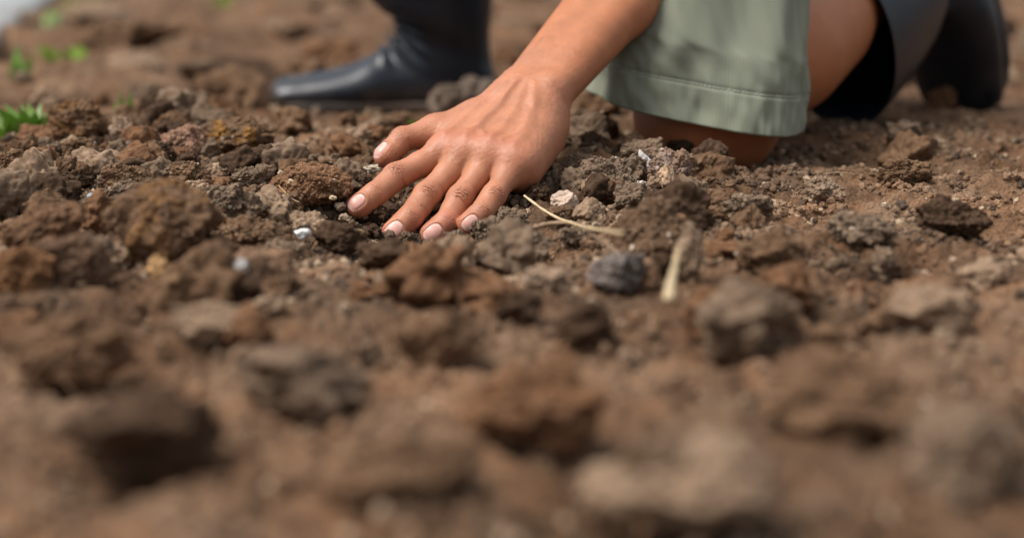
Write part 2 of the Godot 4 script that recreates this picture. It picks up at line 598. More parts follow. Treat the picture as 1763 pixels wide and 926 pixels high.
	clod(1110, 262, 80, 32, DRY, "light crumbly clod on the crest of the mound below the knee", {"d": 1.2})
	clod(968, 372, 52, 26, BROWN, "brown clod under the pale pinkish stone")
	clod(925, 335, 40, 26, DARK, "dark crumbly clod beside the little finger's knuckle", {"d": 1.10})
	clod(990, 408, 56, 22, GREY, "grey clod in front of the pale pinkish stone")
	# behind the hand
	clod(768, 176, 66, 42, Color(0.20, 0.155, 0.125), "greyish blurred clod at the heel of the boot", {"d": 1.75, "crumbly": 0.3})
	clod(822, 168, 78, 54, Color(0.17, 0.135, 0.11), "taller greyish blurred clod hiding the boot heel", {"d": 1.78, "crumbly": 0.3})
	clod(690, 206, 56, 22, BROWN, "flat brown clod between the boot and the thumb")
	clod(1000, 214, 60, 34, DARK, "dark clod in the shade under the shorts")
	clod(455, 178, 36, 34, DARK, "dark clod right in front of the boot's toe", {"d": 1.9})
	# stones
	clod(976, 347, 50, 30, Color(0.50, 0.36, 0.27), "pale pinkish stone on the soil right of the little finger", {"kind": "stone", "d": 1.075, "crumbly": 0.15, "facets": 9, "lump": 0.2})
	clod(520, 402, 29, 16, Color(0.72, 0.69, 0.66), "bright white pebble at the front left of the index finger", {"kind": "pebble", "d": 0.985, "crumbly": 0.0, "facets": 5, "lump": 0.15, "roll": 0.2})
	clod(453, 339, 18, 15, Color(0.52, 0.34, 0.22), "small round tan pebble left of the fine soil mound", {"kind": "pebble", "crumbly": 0.0, "facets": 0, "lump": 0.1, "d": 1.085})
	clod(166, 338, 32, 12, Color(0.33, 0.33, 0.35), "smooth grey pebble lying on the squarish reddish clod", {"kind": "pebble", "d": 1.03, "crumbly": 0.0, "facets": 0, "lump": 0.12})
	clod(1114, 284, 26, 38, Color(0.55, 0.50, 0.48), "white quartz chip in the crest of the mound right of the hand", {"kind": "stone", "d": 1.145, "crumbly": 0.1, "facets": 11, "roll": 0.4})
	clod(1105, 318, 16, 11, Color(0.7, 0.62, 0.54), "small white pebble on the front of the mound", {"kind": "pebble", "crumbly": 0.0, "facets": 4, "d": 1.085})
	clod(1150, 306, 40, 34, Color(0.34, 0.22, 0.14), "brown angular stone set in the stony clod", {"kind": "stone", "crumbly": 0.15, "facets": 9, "d": 1.085})
	clod(641, 291, 30, 11, Color(0.42, 0.35, 0.25), "flat straw-coloured chip under the thumb tip", {"kind": "stone", "d": 1.14, "crumbly": 0.0, "facets": 6, "roll": 0.1})
	clod(270, 462, 32, 30, Color(0.42, 0.24, 0.10), "orange-brown blurred pebble below the big round clod", {"kind": "pebble", "d": 0.83, "crumbly": 0.0, "facets": 3})
	clod(414, 464, 28, 28, Color(0.38, 0.36, 0.34), "whitish blurred stone set in the broad front clod", {"kind": "stone", "d": 0.81, "crumbly": 0.5, "facets": 4})
	clod(573, 340, 12, 7, Color(0.5, 0.38, 0.24), "tiny pale chip on the fine soil mound", {"kind": "stone", "d": 1.06, "crumbly": 0.0, "facets": 6})
	clod(500, 312, 12, 6, Color(0.5, 0.38, 0.24), "flat pale chip near the top of the fine soil mound", {"kind": "stone", "d": 1.075, "crumbly": 0.0, "facets": 6})
	clod(274, 338, 12, 9, Color(0.62, 0.5, 0.36), "cream pebble under the fibrous grey clod", {"kind": "pebble", "crumbly": 0.0, "facets": 4, "d": 1.06})
	clod(4, 358, 14, 9, Color(0.6, 0.52, 0.42), "cream pebble by the grey one on the bare strip at the front", {"kind": "pebble", "crumbly": 0.0, "facets": 4})
	clod(15, 363, 13, 10, Color(0.25, 0.26, 0.28), "little slate-grey pebble on the bare strip at the front", {"kind": "pebble", "crumbly": 0.0, "facets": 3})
	clod(6, 370, 18, 9, Color(0.5, 0.36, 0.22), "tan pebble below the slate-grey one", {"kind": "pebble", "crumbly": 0.0, "facets": 3})
	clod(320, 488, 40, 30, Color(0.33, 0.22, 0.15), "tan blurred stone at the front edge near the orange pebble", {"kind": "stone", "crumbly": 0.2, "facets": 4})
	clod(584, 356, 22, 12, Color(0.24, 0.17, 0.11), "flat brown chip beside the index fingertip", {"kind": "stone", "crumbly": 0.2, "facets": 8, "d": 1.09})
	clod(594, 376, 26, 14, Color(0.26, 0.18, 0.12), "flat brown stone chip below the index fingertip", {"kind": "stone", "crumbly": 0.2, "facets": 8, "d": 1.075})
	# far away
	clod(150, 42, 100, 24, DRY, "far light clod beyond the furrow on the left", {"lump": 0.25})
	clod(240, 60, 130, 40, BROWN, "far wide dark clod before the furrow", {"lump": 0.25})
	clod(480, 48, 40, 24, PALE, "far pale stone-like clod above the boot's toe", {"crumbly": 0.5})
	clod(568, 32, 34, 20, PALE, "far yellowish clod near the boot's shin", {"crumbly": 0.5})
	clod(880, 40, 80, 26, DRY, "far clod between the boot and the shorts", {"lump": 0.25})
	clod(890, 90, 60, 24, BROWN, "blurred clod behind the wrist, right of the boot", {"lump": 0.25})
	clod(340, 118, 70, 30, GREY, "blurred grey clod far behind the wide stained clod")
	clod(250, 160, 60, 26, GREY, "blurred clod in the smooth soil behind the grass")

var landmarks := {}
var said := {}

func spell(p: Vector3, what: String) -> String:          # says which landmark a lump lies by, and on which side of it
	var best := ""
	var bd := 9.0
	for k in landmarks:
		var q: Vector3 = landmarks[k]
		var d := Vector2(p.x - q.x, p.z - q.z).length()
		if d < bd:
			bd = d
			best = k
	var v: Vector3 = p - landmarks[best]
	var side := ""
	if absf(v.x) > absf(v.z): side = "right of" if v.x > 0.0 else "left of"
	else: side = "in front of" if v.z > 0.0 else "behind"
	var far := "close " if bd < 0.05 else ""
	var text := "%s %s%s %s" % [what, far, side, best]
	if said.has(text):                                   # a second one there: say what else it lies towards
		var next := ""
		bd = 9.0
		for k in landmarks:
			var q: Vector3 = landmarks[k]
			var d := Vector2(p.x - q.x, p.z - q.z).length()
			if k != best and d < bd and not said.has(text + ", nearer " + k):
				bd = d
				next = k
		text += ", nearer " + next
	said[text] = true
	return text

func build_foreground() -> void:
	for q in [[120, 600, 190, 110, BROWN, "large blurred brown clod at the front, left of all the front clods"], [360, 560, 150, 70, DRY, "flat light clod at the front below the broad blurred clod"],
		[520, 660, 240, 120, GREY, "very large blurred grey clod at the front, below the white pebble"], [760, 590, 150, 80, BROWN, "brown blurred clod at the front, straight below the ring finger"],
		[930, 700, 220, 110, RED, "large reddish blurred clod at the front below the upright straw"], [1010, 560, 120, 60, DARK, "dark blurred clod just left of the upright straw's foot"],
		[1290, 560, 200, 110, GREY, "large grey blurred clod at the front, right of the upright straw"], [1450, 690, 240, 120, BROWN, "very large brown blurred clod at the front right corner"],
		[1600, 540, 160, 80, DRY, "light blurred clod at the right edge, in front of the rear boot"], [1330, 440, 110, 66, BROWN, "brown clod in front of the shorts' right corner"],
		[1480, 400, 100, 52, GREY, "grey outlying clod on the bare soil in front of the rear boot"], [1640, 380, 120, 60, DARK, "dark clod at the right edge in front of the rear boot"],
		[1290, 360, 90, 48, GREY, "grey clod in front of the knee"], [250, 760, 260, 120, DARK, "very large dark blurred clod at the bottom left"], [1180, 830, 300, 130, DRY, "very large light blurred clod at the bottom"],
		[700, 820, 260, 110, BROWN, "very large brown blurred clod at the bottom, below the reddish one's left"], [1680, 800, 240, 140, GREY, "very large grey blurred clod in the bottom right corner"],
		[1420, 330, 70, 36, DRY, "light clod on the soil below the shorts' right corner"], [1560, 300, 80, 40, BROWN, "brown clod right beside the toe of the rear boot"]]:
		clod(q[0], q[1], q[2], q[3], q[4], q[5], {"facets": 6})

func scatter_clods() -> void:
	for q in [["the index fingertip", 612, 372], ["the ring fingertip", 740, 415], ["the little finger", 850, 350], ["the thumb", 665, 285], ["the fine soil mound", 540, 330], ["the slanting slab", 378, 350],
		["the round pebble", 453, 340], ["the pale crusted clod", 334, 335], ["the long ridge", 250, 310], ["the ochre clod", 46, 318], ["the grass", 40, 244], ["the pale squarish clod", 207, 245],
		["the large upright clod", 138, 235], ["the pinkish clod", 318, 262], ["the wide stained clod", 405, 255], ["the light flat-topped clod", 298, 205], ["the boot's toe", 490, 188],
		["the middle of the boot", 620, 188], ["the boot heel", 830, 188], ["the white pebble", 520, 406], ["the big round clod", 284, 445], ["the dark layered clods", 90, 460], ["the broad front clod", 440, 490],
		["the pale pinkish stone", 976, 352], ["the quartz chip", 1114, 300], ["the mound's main lump", 1052, 330], ["the straw's bend", 985, 388], ["the big dark clod", 1118, 445], ["the upright straw", 1152, 540],
		["the knee", 1216, 265], ["the shorts' right corner", 1420, 280], ["the rear boot", 1600, 190], ["the squarish reddish clod", 165, 380], ["the grey outlying clod", 1480, 420],
		["the large grey front clod", 1290, 600], ["the very large front clod", 520, 690], ["the large brown front clod", 120, 640], ["the reddish front clod", 930, 730], ["the dark corner clod", 1640, 400]]:
		var d := ground_hit(q[1], q[2])
		landmarks[q[0]] = at(q[1], q[2], d)
	var tone_words := ["brown", "grey", "light", "dark", "reddish"]
	var tones: Array[Color] = [BROWN, GREY, DRY, DARK, RED]
	var variants: Array[ArrayMesh] = []
	for i in 10:
		variants.append(clod_mesh(Vector3(0.011, 0.008, 0.010), 4, 500 + i, tones[i % 5], 0.8, 8))
	var big: Array[ArrayMesh] = []
	for i in 6:
		big.append(clod_mesh(Vector3(0.05, 0.032, 0.045), 4, 600 + i, tones[i % 5], 1.6, 6))
	var zones := [
		# depth from, to, pixels from, to, count, scale from, to, label, group
		[1.02, 1.24, 0, 600, 84, .6, 2.4, "small brown lump of soil in the sharp strip left of the hand", "small lumps left of the hand"],
		[1.02, 1.25, 900, 1250, 44, .5, 1.8, "small brown lump of soil on the mound right of the hand", "small lumps right of the hand"],
		[.70, 1.0, 0, 1763, 64, .7, 2.4, "small blurred lump of soil at the front of the bed", "small lumps in the foreground"],
		[1.25, 1.78, 60, 1100, 74, .8, 2.8, "small lump of soil between the hand and the boot", "small lumps behind the hand"],
		[1.25, 2.2, 1240, 1763, 20, .8, 2.2, "small lump of soil behind the kneeling leg", "small lumps behind the knee"],
	]
	for q in zones:
		for i in int(q[4]):
			var d := rng.randf_range(q[0], q[1])
			var x := (rng.randf_range(q[2], q[3]) - 600.0) / FOCAL * d
			var k := lerpf(q[5], q[6], pow(rng.randf(), 1.7))
			if d > 1.42 and x > -0.12 and x < 0.2: k = minf(k, 1.2)
			var p := Vector3(x, soil_height(x, -d, false), -d)
			if hand_near(p, 0.016 * k) or inside_boot(p) or by_straw(p):
				continue
			var vi := rng.randi() % 10
			var o := put("soil_lump", variants[vi], M.clod)
			o.position = p + Vector3(0, 0.004 * k, 0)
			o.rotation = Vector3(rng.randf_range(-.5, .5), rng.randf() * TAU, rng.randf_range(-.5, .5))
			o.scale = Vector3(k, k * rng.randf_range(.85, 1.4), k)
			var size_word := "tiny" if k < 0.8 else ("small" if k < 1.4 else "larger")
			var text := spell(p, "%s %s soil lump" % [size_word, tone_words[vi % 5]])
			tag(o, text, "soil lump", q[8])
	for i in 110:
		var d := 1.95 + 5.0 * pow(rng.randf(), 1.5)
		var x := (rng.randf_range(-60, 1900) - 600.0) / FOCAL * d
		var p := Vector3(x, soil_height(x, -d, false), -d)
		if inside_boot(p):
			continue
		var bi := rng.randi() % 6
		var o := put("far_clod", big[bi], M.clod)
		var k := (0.45 + 1.1 * pow(rng.randf(), 1.5)) * minf(1.0, d / 2.6)
		o.position = p + Vector3(0, 0.008 * k, 0)
		o.rotation = Vector3(rng.randf_range(-.4, .4), rng.randf() * TAU, rng.randf_range(-.3, .3))
		o.scale = Vector3(k * rng.randf_range(1.0, 1.5), k * rng.randf_range(.7, 1.2), k)
		var px := p.x / d * FOCAL + 600.0
		var where := "above the grass" if px < 120.0 else ("above the large upright clod" if px < 240.0 else ("above the pinkish clod" if px < 360.0 else "left of the boot")) if px < 470.0 else ("above the boot" if px < 860.0 else ("between boot and shorts" if px < 1000.0 else ("behind the shorts" if px < 1420.0 else "above the rear boot")))
		var how_far := "just behind, " if d < 2.8 else ("far back, " if d < 4.2 else "furthest back, ")
		var text := "blurred %s %s clod %s%s" % ["small" if k < 0.8 else ("large" if k > 1.15 else "middling"), tone_words[bi % 5], how_far, where]
		if said.has(text): text += ", flat" if o.scale.y / o.scale.x < 0.75 else ", tall"
		if said.has(text): text += ", leaning left" if o.rotation.z > 0.0 else ", leaning right"
		if said.has(text): text += ", narrow" if o.scale.x / k < 1.25 else ", wide"
		said[text] = true
		tag(o, text, "soil clod", "far clods")

func by_straw(p: Vector3) -> bool:                        # keeps lumps off the straw, the pale stones and the front of the fingertips
	for q in [at(910, 342, 1.07), at(937, 362, 1.045), at(962, 376, 1.015), at(990, 385, .98), at(1020, 395, .91), at(1020, 400, .87), at(1050, 401, .85), at(1050, 410, .81), at(690, 440, 1.05), at(745, 440, 1.04), at(612, 392, 1.07), at(976, 347, 1.065), at(520, 405, .97), at(1160, 470, .77)]:
		if Vector2(p.x - q.x, p.z - q.z).length() < 0.026:
			return true
	return false

func inside_boot(p: Vector3) -> bool:
	return p.z < -1.82 and p.z > -2.04 and p.x > -0.13 and p.x < 0.21

func hand_near(p: Vector3, r: float) -> bool:
	if p.distance_squared_to(pit) > 0.04:
		return false
	return hand_field.value(p) < r

func build_crumbs() -> void:
	var root := Node3D.new()
	root.name = "loose_soil_crumbs"
	add_child(root)
	root.set_meta("kind", "stuff")
	root.set_meta("label", "loose crumbs and grit strewn over the dug soil")
	var shapes: Array[ArrayMesh] = []
	for i in 7:
		shapes.append(clod_mesh(Vector3(1.0, 0.72, 0.9) * 0.02, 2 if i < 4 else 3, 800 + i, Color(1, 1, 1), 0.9, 8, 0.4))
	var xf := []
	var cl := []
	for i in 7:
		xf.append([])
		cl.append([])
	for n in 220000:
		var t := rng.randf()
		var d: float
		if n < 205000: d = 0.86 + 0.62 * t
		elif n < 222000: d = 0.40 + 0.48 * t
		else: d = 1.45 + 2.6 * t * t
		var x := lerpf(-0.25 * d - 0.04, 0.47 * d + 0.04, rng.randf())
		if n < 205000 and x > 0.29 * d:
			if rng.randf() < 0.5: continue
		var thick := n_zone.get_noise_2d(x * 2.1 + 5.0, d * 2.1)
		if rng.randf() > 0.42 + 1.5 * thick:
			continue
		var s := 0.0007 + 0.0040 * pow(rng.randf(), 5.0)
		if n >= 222000: s *= 1.0 + (d - 1.4) * 1.3
		var p := Vector3(x, 0, -d)
		p.y = soil_height(x, -d) + s * 0.25
		if hand_near(p, s * 0.9) or inside_boot(p):
			continue
		var b := Basis.from_euler(Vector3(rng.randf() * TAU, rng.randf() * TAU, rng.randf() * TAU)).scaled(Vector3.ONE * s / 0.02)
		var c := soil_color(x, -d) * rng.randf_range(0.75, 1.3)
		var r := rng.randf()
		if r < 0.008 and s < 0.002: c = Color(0.5, 0.42, 0.34) * rng.randf_range(0.7, 1.2)
		elif r < 0.06: c = Color(0.36, 0.26, 0.175) * rng.randf_range(0.8, 1.2)
		elif r < 0.16: c = Color(0.09, 0.062, 0.044)
		c.a = 1.0
		var k := rng.randi() % 7
		xf[k].append(Transform3D(b, p))
		cl[k].append(c)
	for o in dusted:                                     # grains that cling to the clods
		var arr := o.mesh.surface_get_arrays(0)
		var vs: PackedVector3Array = arr[Mesh.ARRAY_VERTEX]
		var ns: PackedVector3Array = arr[Mesh.ARRAY_NORMAL]
		var cs: PackedColorArray = arr[Mesh.ARRAY_COLOR]
		var size := o.mesh.get_aabb().size
		var many := clampi(int(size.x * size.z * 420000.0), 60, 900)
		for i in many:
			var j := rng.randi() % vs.size()
			var p := o.transform * (vs[j] + ns[j] * 0.0001)
			var s := 0.0005 + 0.0020 * pow(rng.randf(), 5.0)
			if hand_near(p, s): continue
			var b := Basis.from_euler(Vector3(rng.randf() * TAU, rng.randf() * TAU, rng.randf() * TAU)).scaled(Vector3.ONE * s / 0.02)
			var c := cs[j] * rng.randf_range(0.75, 1.35)
			if rng.randf() < 0.012: c = Color(0.45, 0.36, 0.28)
			c.a = 1.0
			var k := rng.randi() % 7
			xf[k].append(Transform3D(b, p))
			cl[k].append(c)
	for f in 5:                                          # soil pressed up round the fingertips, and grains that stick to their sides
		var j = fingers[f]
		var tip: Vector3 = j[-1]
		var tn: Vector3 = finger_n[f][-1]
		for i in 420:
			var u := Vector3(rng.randfn(), rng.randfn(), rng.randfn()).normalized()
			if u.dot(tn) > 0.12: continue
			var p: Vector3 = tip.lerp(j[-2], rng.randf() * 0.9) + u * 0.016
			for it in 8: p -= u * hand_field.value(p) * 0.9
			var low := p.y - soil_height(p.x, p.z, false)
			if low > 0.006 and rng.randf() > 0.06: continue
			var s := 0.0006 + 0.0019 * pow(rng.randf(), 3.0)
			if low > 0.006: s = minf(s, 0.0009)
			var b := Basis.from_euler(Vector3(rng.randf() * TAU, rng.randf() * TAU, rng.randf() * TAU)).scaled(Vector3.ONE * s / 0.02)
			var c := Color(0.10, 0.066, 0.043) * rng.randf_range(0.7, 1.5)
			c.a = 1.0
			var k := rng.randi() % 7
			xf[k].append(Transform3D(b, p + u * s * 0.3))
			cl[k].append(c)
	for k in 7:
		var mm := MultiMesh.new()
		mm.transform_format = MultiMesh.TRANSFORM_3D
		mm.use_colors = true
		mm.mesh = shapes[k]
		mm.instance_count = xf[k].size()
		for i in xf[k].size():
			mm.set_instance_transform(i, xf[k][i])
			mm.set_instance_color(i, cl[k][i])
		var o := MultiMeshInstance3D.new()
		o.name = "crumbs"
		o.multimesh = mm
		o.material_override = M.crumb
		o.set_meta("kind", "stuff")
		root.add_child(o, true)

# ------------------------------------------------------------------ distance fields for the body
class Field:
	var a := PackedVector3Array()
	var b := PackedVector3Array()
	var ra := PackedFloat32Array()
	var rb := PackedFloat32Array()
	var g := PackedInt32Array()          # 0 palm and arm, 1..5 a digit each
	var k0 := 0.012
	var kd := 0.004
	var kj := 0.008
	var some := PackedInt32Array()
	func add(p: Vector3, q: Vector3, r: float, s: float, grp := 0) -> void:
		a.append(p); b.append(q); ra.append(r); rb.append(s); g.append(grp)
		some.append(a.size() - 1)
	func cap(i: int, p: Vector3) -> float:
		var ba := b[i] - a[i]
		var pa := p - a[i]
		var h := clampf(pa.dot(ba) / maxf(ba.dot(ba), 1e-9), 0.0, 1.0)
		return (pa - ba * h).length() - lerpf(ra[i], rb[i], h)
	func value(p: Vector3) -> float:
		return eval(p, some)
	func eval(p: Vector3, list: PackedInt32Array) -> float:
		var palm := 9.0
		var dig := 9.0
		var cur := 9.0
		var last := -1
		for i in list:
			var ba := b[i] - a[i]
			var pa := p - a[i]
			var h := clampf(pa.dot(ba) / maxf(ba.dot(ba), 1e-9), 0.0, 1.0)
			var d := (pa - ba * h).length() - (ra[i] + (rb[i] - ra[i]) * h)
			var gg := g[i]
			if gg == 0:
				var hh := maxf(k0 - absf(palm - d), 0.0) / k0
				palm = minf(palm, d) - hh * hh * k0 * 0.25
			else:
				if gg != last:
					var h1 := maxf(0.002 - absf(dig - cur), 0.0) / 0.002
					dig = minf(dig, cur) - h1 * h1 * 0.0005
					cur = 9.0
					last = gg
				var h2 := maxf(kd - absf(cur - d), 0.0) / kd
				cur = minf(cur, d) - h2 * h2 * kd * 0.25
		var h3 := maxf(0.002 - absf(dig - cur), 0.0) / 0.002
		dig = minf(dig, cur) - h3 * h3 * 0.0005
		var h4 := maxf(kj - absf(palm - dig), 0.0) / kj
		return minf(palm, dig) - h4 * h4 * kj * 0.25
	func grad(p: Vector3, list: PackedInt32Array, e: float) -> Vector3:
		return Vector3(eval(p + Vector3(e, 0, 0), list) - eval(p - Vector3(e, 0, 0), list),
			eval(p + Vector3(0, e, 0), list) - eval(p - Vector3(0, e, 0), list),
			eval(p + Vector3(0, 0, e), list) - eval(p - Vector3(0, 0, e), list)).normalized()

	# surface nets over the blocks that the surface crosses: [vertices, indices, normals]
	func nets(lo: Vector3, hi: Vector3, cell: float) -> Array:
		var N := 4
		var bs := cell * N
		var big := bs * 4.0
		var nb := Vector3i(((hi - lo) / big).ceil())
		var sx := nb.x * N * 4 + 2
		var sxy := sx * (nb.y * N * 4 + 2)
		var ids := {}
		var v := PackedVector3Array()
		var nm := PackedVector3Array()
		var edges := PackedInt64Array()
		var half := bs * 0.5 * sqrt(3.0)
		var S := N + 1
		var S2 := S * S
		var val := PackedFloat32Array()
		val.resize(S * S * S)
		var lines := [[0, 1], [2, 3], [4, 5], [6, 7], [0, 2], [1, 3], [4, 6], [5, 7], [0, 4], [1, 5], [2, 6], [3, 7]]
		for bi in nb.x * nb.y * nb.z:
			var at0 := Vector3i(bi % nb.x, (bi / nb.x) % nb.y, bi / (nb.x * nb.y))
			var mid := lo + (Vector3(at0) + Vector3.ONE * 0.5) * big
			if absf(eval(mid, some)) > half * 4.0 + k0:
				continue
			var near := PackedInt32Array()
			for i in some:
				if cap(i, mid) < half * 8.0 + k0 * 1.5:
					near.append(i)
			for si in 64:
				var at1 := at0 * 4 + Vector3i(si & 3, (si >> 2) & 3, si >> 4)
				var o := lo + Vector3(at1) * bs
				var c := o + Vector3.ONE * bs * 0.5
				if absf(eval(c, near)) > half + k0 * 0.3:
					continue
				var list := PackedInt32Array()
				for i in near:
					if cap(i, c) < half * 2.0 + k0 * 1.5:
						list.append(i)
				if list.is_empty():
					continue
				var n := 0
				for z in S:
					for y in S:
						for x in S:
							val[n] = eval(o + Vector3(x, y, z) * cell, list)
							n += 1
				for z in N:
					for y in N:
						for x in N:
							var k := (z * S + y) * S + x
							var q := [val[k], val[k + 1], val[k + S], val[k + S + 1], val[k + S2], val[k + S2 + 1], val[k + S2 + S], val[k + S2 + S + 1]]
							var mask := 0
							for e in 8:
								if q[e] < 0.0: mask += 1
							if mask == 0 or mask == 8:
								continue
							var sum := Vector3.ZERO
							var cnt := 0
							for e in lines:
								var f0: float = q[e[0]]
								var f1: float = q[e[1]]
								if (f0 < 0.0) != (f1 < 0.0):
									var t := f0 / (f0 - f1)
									var p0 := Vector3(e[0] & 1, (e[0] >> 1) & 1, e[0] >> 2)
									var p1 := Vector3(e[1] & 1, (e[1] >> 1) & 1, e[1] >> 2)
									sum += p0.lerp(p1, t)
									cnt += 1
							var pt := o + (Vector3(x, y, z) + sum / cnt) * cell
							var gr := grad(pt, list, cell * 0.4)
							pt -= gr * eval(pt, list)
							var key := (at1.x * N + x) + (at1.y * N + y) * sx + (at1.z * N + z) * sxy
							ids[key] = v.size()
							v.append(pt)
							nm.append(gr)
							for ax in 3:
								var f2: float = q[[1, 2, 4][ax]]
								if (q[0] < 0.0) != (f2 < 0.0):
									edges.append(key * 8 + ax * 2 + (1 if q[0] < 0.0 else 0))
		var idx := PackedInt32Array()
		var step := [1, sx, sxy]
		for e in edges:
			var key := e >> 3
			var ax := (e >> 1) & 3
			var u: int = step[(ax + 1) % 3]
			var w: int = step[(ax + 2) % 3]
			var q := [key, key - u, key - u - w, key - w]
			var ok := true
			for x in q:
				if not ids.has(x): ok = false
			if not ok:
				continue
			var i0: int = ids[q[0]]
			var i1: int = ids[q[1]]
			var i2: int = ids[q[2]]
			var i3: int = ids[q[3]]
			if e & 1:
				idx.append_array(PackedInt32Array([i0, i2, i1, i0, i3, i2]))
			else:
				idx.append_array(PackedInt32Array([i0, i1, i2, i0, i2, i3]))
		return [v, idx, nm]

var hand_field := Field.new()
var body_field := Field.new()
var fingers := []          # joints of index, middle, ring, little, thumb
var finger_n := []         # dorsal normals of each bone
var row := Vector3.ZERO    # from the index knuckle to the little one
var along := Vector3.ZERO  # from the wrist to the knuckles
var dorsal := Vector3.ZERO
var wrist := Vector3.ZERO
var elbow := Vector3.ZERO
var veins := []

func plan_hand() -> void:
	pit = at(735, 385, 1.08)
	wrist = at(908, 172, 1.18)
	elbow = at(1225, -190, 1.36)
	fingers = [
		[at(767, 260, 1.130), at(681, 304, 1.114), at(645, 335, 1.101), at(616, 355, 1.096)],
		[at(805, 262, 1.119), at(734, 337, 1.098), at(705, 376, 1.084), at(678, 400, 1.080)],
		[at(847, 267, 1.111), at(791, 342, 1.091), at(769, 383, 1.078), at(744, 403, 1.074)],
		[at(888, 280, 1.104), at(849, 338, 1.083), at(829, 366, 1.073), at(807, 385, 1.069)],
		[at(748, 224, 1.163), at(693, 240, 1.152), at(663, 268, 1.146)],
	]
	row = (fingers[3][0] - fingers[0][0]).normalized()
	along = (((fingers[1][0] + fingers[2][0]) * 0.5) - wrist).normalized()
	dorsal = along.cross(row).normalized()
	if dorsal.y < 0.0: dorsal = -dorsal
	var radii := [[.0101, .0096, .0086, .0078], [.0096, .0096, .0088, .0081], [.0092, .0092, .0084, .0078], [.0092, .0085, .0077, .0070], [.0110, .0090, .0082]]
	for f in 5:
		var j = fingers[f]
		var r = radii[f]
		var ns := []
		var up := dorsal
		if f < 4:                                         # the fingers roll a little, each more than the one before it
			var own: float = [.6, .32, .2, .12][f]
			up = (dorsal * own + Vector3(0, sin(pitch), cos(pitch)) * (1.0 - own)).normalized()
		if f == 4:
			up = (Vector3(-0.72, 0.50, 0.36)).normalized()
		for i in j.size() - 1:
			var ax: Vector3 = (j[i + 1] - j[i]).normalized()
			var n := (up - ax * up.dot(ax)).normalized()
			ns.append(n)
			# a bone is slimmer in its middle than at its joints
			var mid: Vector3 = (j[i] + j[i + 1]) * 0.5 - n * 0.0008
			var rm: float = (r[i] + r[i + 1]) * 0.5 * 0.955
			if i == j.size() - 2: rm = (r[i] + r[i + 1]) * 0.5
			hand_field.add(j[i], mid, r[i], rm, f + 1)
			hand_field.add(mid, j[i + 1], rm, r[i + 1], f + 1)
		# pad of the fingertip
		var tipn: Vector3 = ns[-1]
		var last: Vector3 = j[-1]
		hand_field.add(last - tipn * 0.0016, last - tipn * 0.0016, r[-1], r[-1], f + 1)
		finger_n.append(ns)
	# the back of the hand: a metacarpal to each knuckle
	var spread := [-0.017, -0.005, 0.008, 0.020]
	var rk := [.0112, .0112, .0110, .0110]
	for f in 4:
		var base: Vector3 = wrist + row * spread[f] + along * 0.014 - dorsal * (0.003 if f == 0 or f == 3 else 0.0)
		var k: Vector3 = fingers[f][0]
		hand_field.add(base, k - dorsal * 0.001, .0145, rk[f], 0)
		hand_field.add(base - dorsal * 0.008, k - dorsal * 0.007 - along * 0.012, .0125, .0105, 0)
		hand_field.add(k + dorsal * 0.0008, k + dorsal * 0.0008, .0116, .0116, 0)
	# ball of the thumb and heel of the hand
	var cmc := at(858, 190, 1.185)
	hand_field.add(cmc, fingers[4][0], .0135, .0108, 0)
	hand_field.add(cmc - dorsal * 0.008, (fingers[4][0] + fingers[0][0]) * 0.5 - dorsal * 0.012 - along * 0.012, .014, .010, 0)
	hand_field.add(at(818, 204, 1.168), at(786, 232, 1.152), .0115, .0080, 0)
	hand_field.add(at(945, 216, 1.168), at(898, 284, 1.107), .0140, .0130, 0)
	hand_field.add(at(942, 222, 1.168) - dorsal * 0.012, at(895, 286, 1.11) - dorsal * 0.010, .0120, .0110, 0)
	# wrist and forearm
	var arm := (elbow - wrist).normalized()
	var side := (row - arm * row.dot(arm)).normalized()
	var w1 := wrist + side * 0.013
	var w0 := wrist - side * 0.0105
	hand_field.add(w0, w0 + along * 0.016, .0165, .0150, 0)
	hand_field.add(w1, w1 + along * 0.016, .0160, .0150, 0)
	var l := wrist.distance_to(elbow)
	var m0 := wrist + arm * l * 0.42 - side * 0.0115
	var m1 := wrist + arm * l * 0.42 + side * 0.0115
	hand_field.add(w0, m0, .0168, .0248, 0)
	hand_field.add(w1, m1, .0165, .0236, 0)
	var e0 := elbow - side * 0.012
	var e1 := elbow + side * 0.012
	var f0 := wrist + arm * l * 0.75 - side * 0.013
	var f1 := wrist + arm * l * 0.75 + side * 0.013
	hand_field.add(m0, f0, .0248, .0300, 0)
	hand_field.add(m1, f1, .0236, .0290, 0)
	hand_field.add(f0, e0, .0300, .0270, 0)
	hand_field.add(f1, e1, .0290, .0270, 0)
	# head of the ulna
	var ul := at(951, 151, 1.168)
	hand_field.add(ul, ul, .0095, .0095, 0)

func line_of(pts: Array) -> Array:
	var c := Curve3D.new()
	for p in pts: c.add_point(p)
	for i in range(1, pts.size() - 1):
		var t: Vector3 = (pts[i + 1] - pts[i - 1]) * 0.2
		c.set_point_in(i, -t)
		c.set_point_out(i, t)
	c.bake_interval = 0.003
	return Array(c.get_baked_points())

func flat_distance(p: Vector3, q: Vector3) -> float:
	var d := p - q
	return (d - dorsal * d.dot(dorsal)).length()

func near_line(p: Vector3, pts: Array) -> float:          # distance measured across the back of the hand
	var best := 1.0
	for i in pts.size() - 1:
		var a: Vector3 = pts[i]
		var ba: Vector3 = pts[i + 1] - a
		var pa := p - a
		pa -= dorsal * pa.dot(dorsal)
		ba -= dorsal * ba.dot(dorsal)
		var h := clampf(pa.dot(ba) / maxf(ba.length_squared(), 1e-9), 0.0, 1.0)
		best = minf(best, (pa - ba * h).length_squared())
	return sqrt(best)

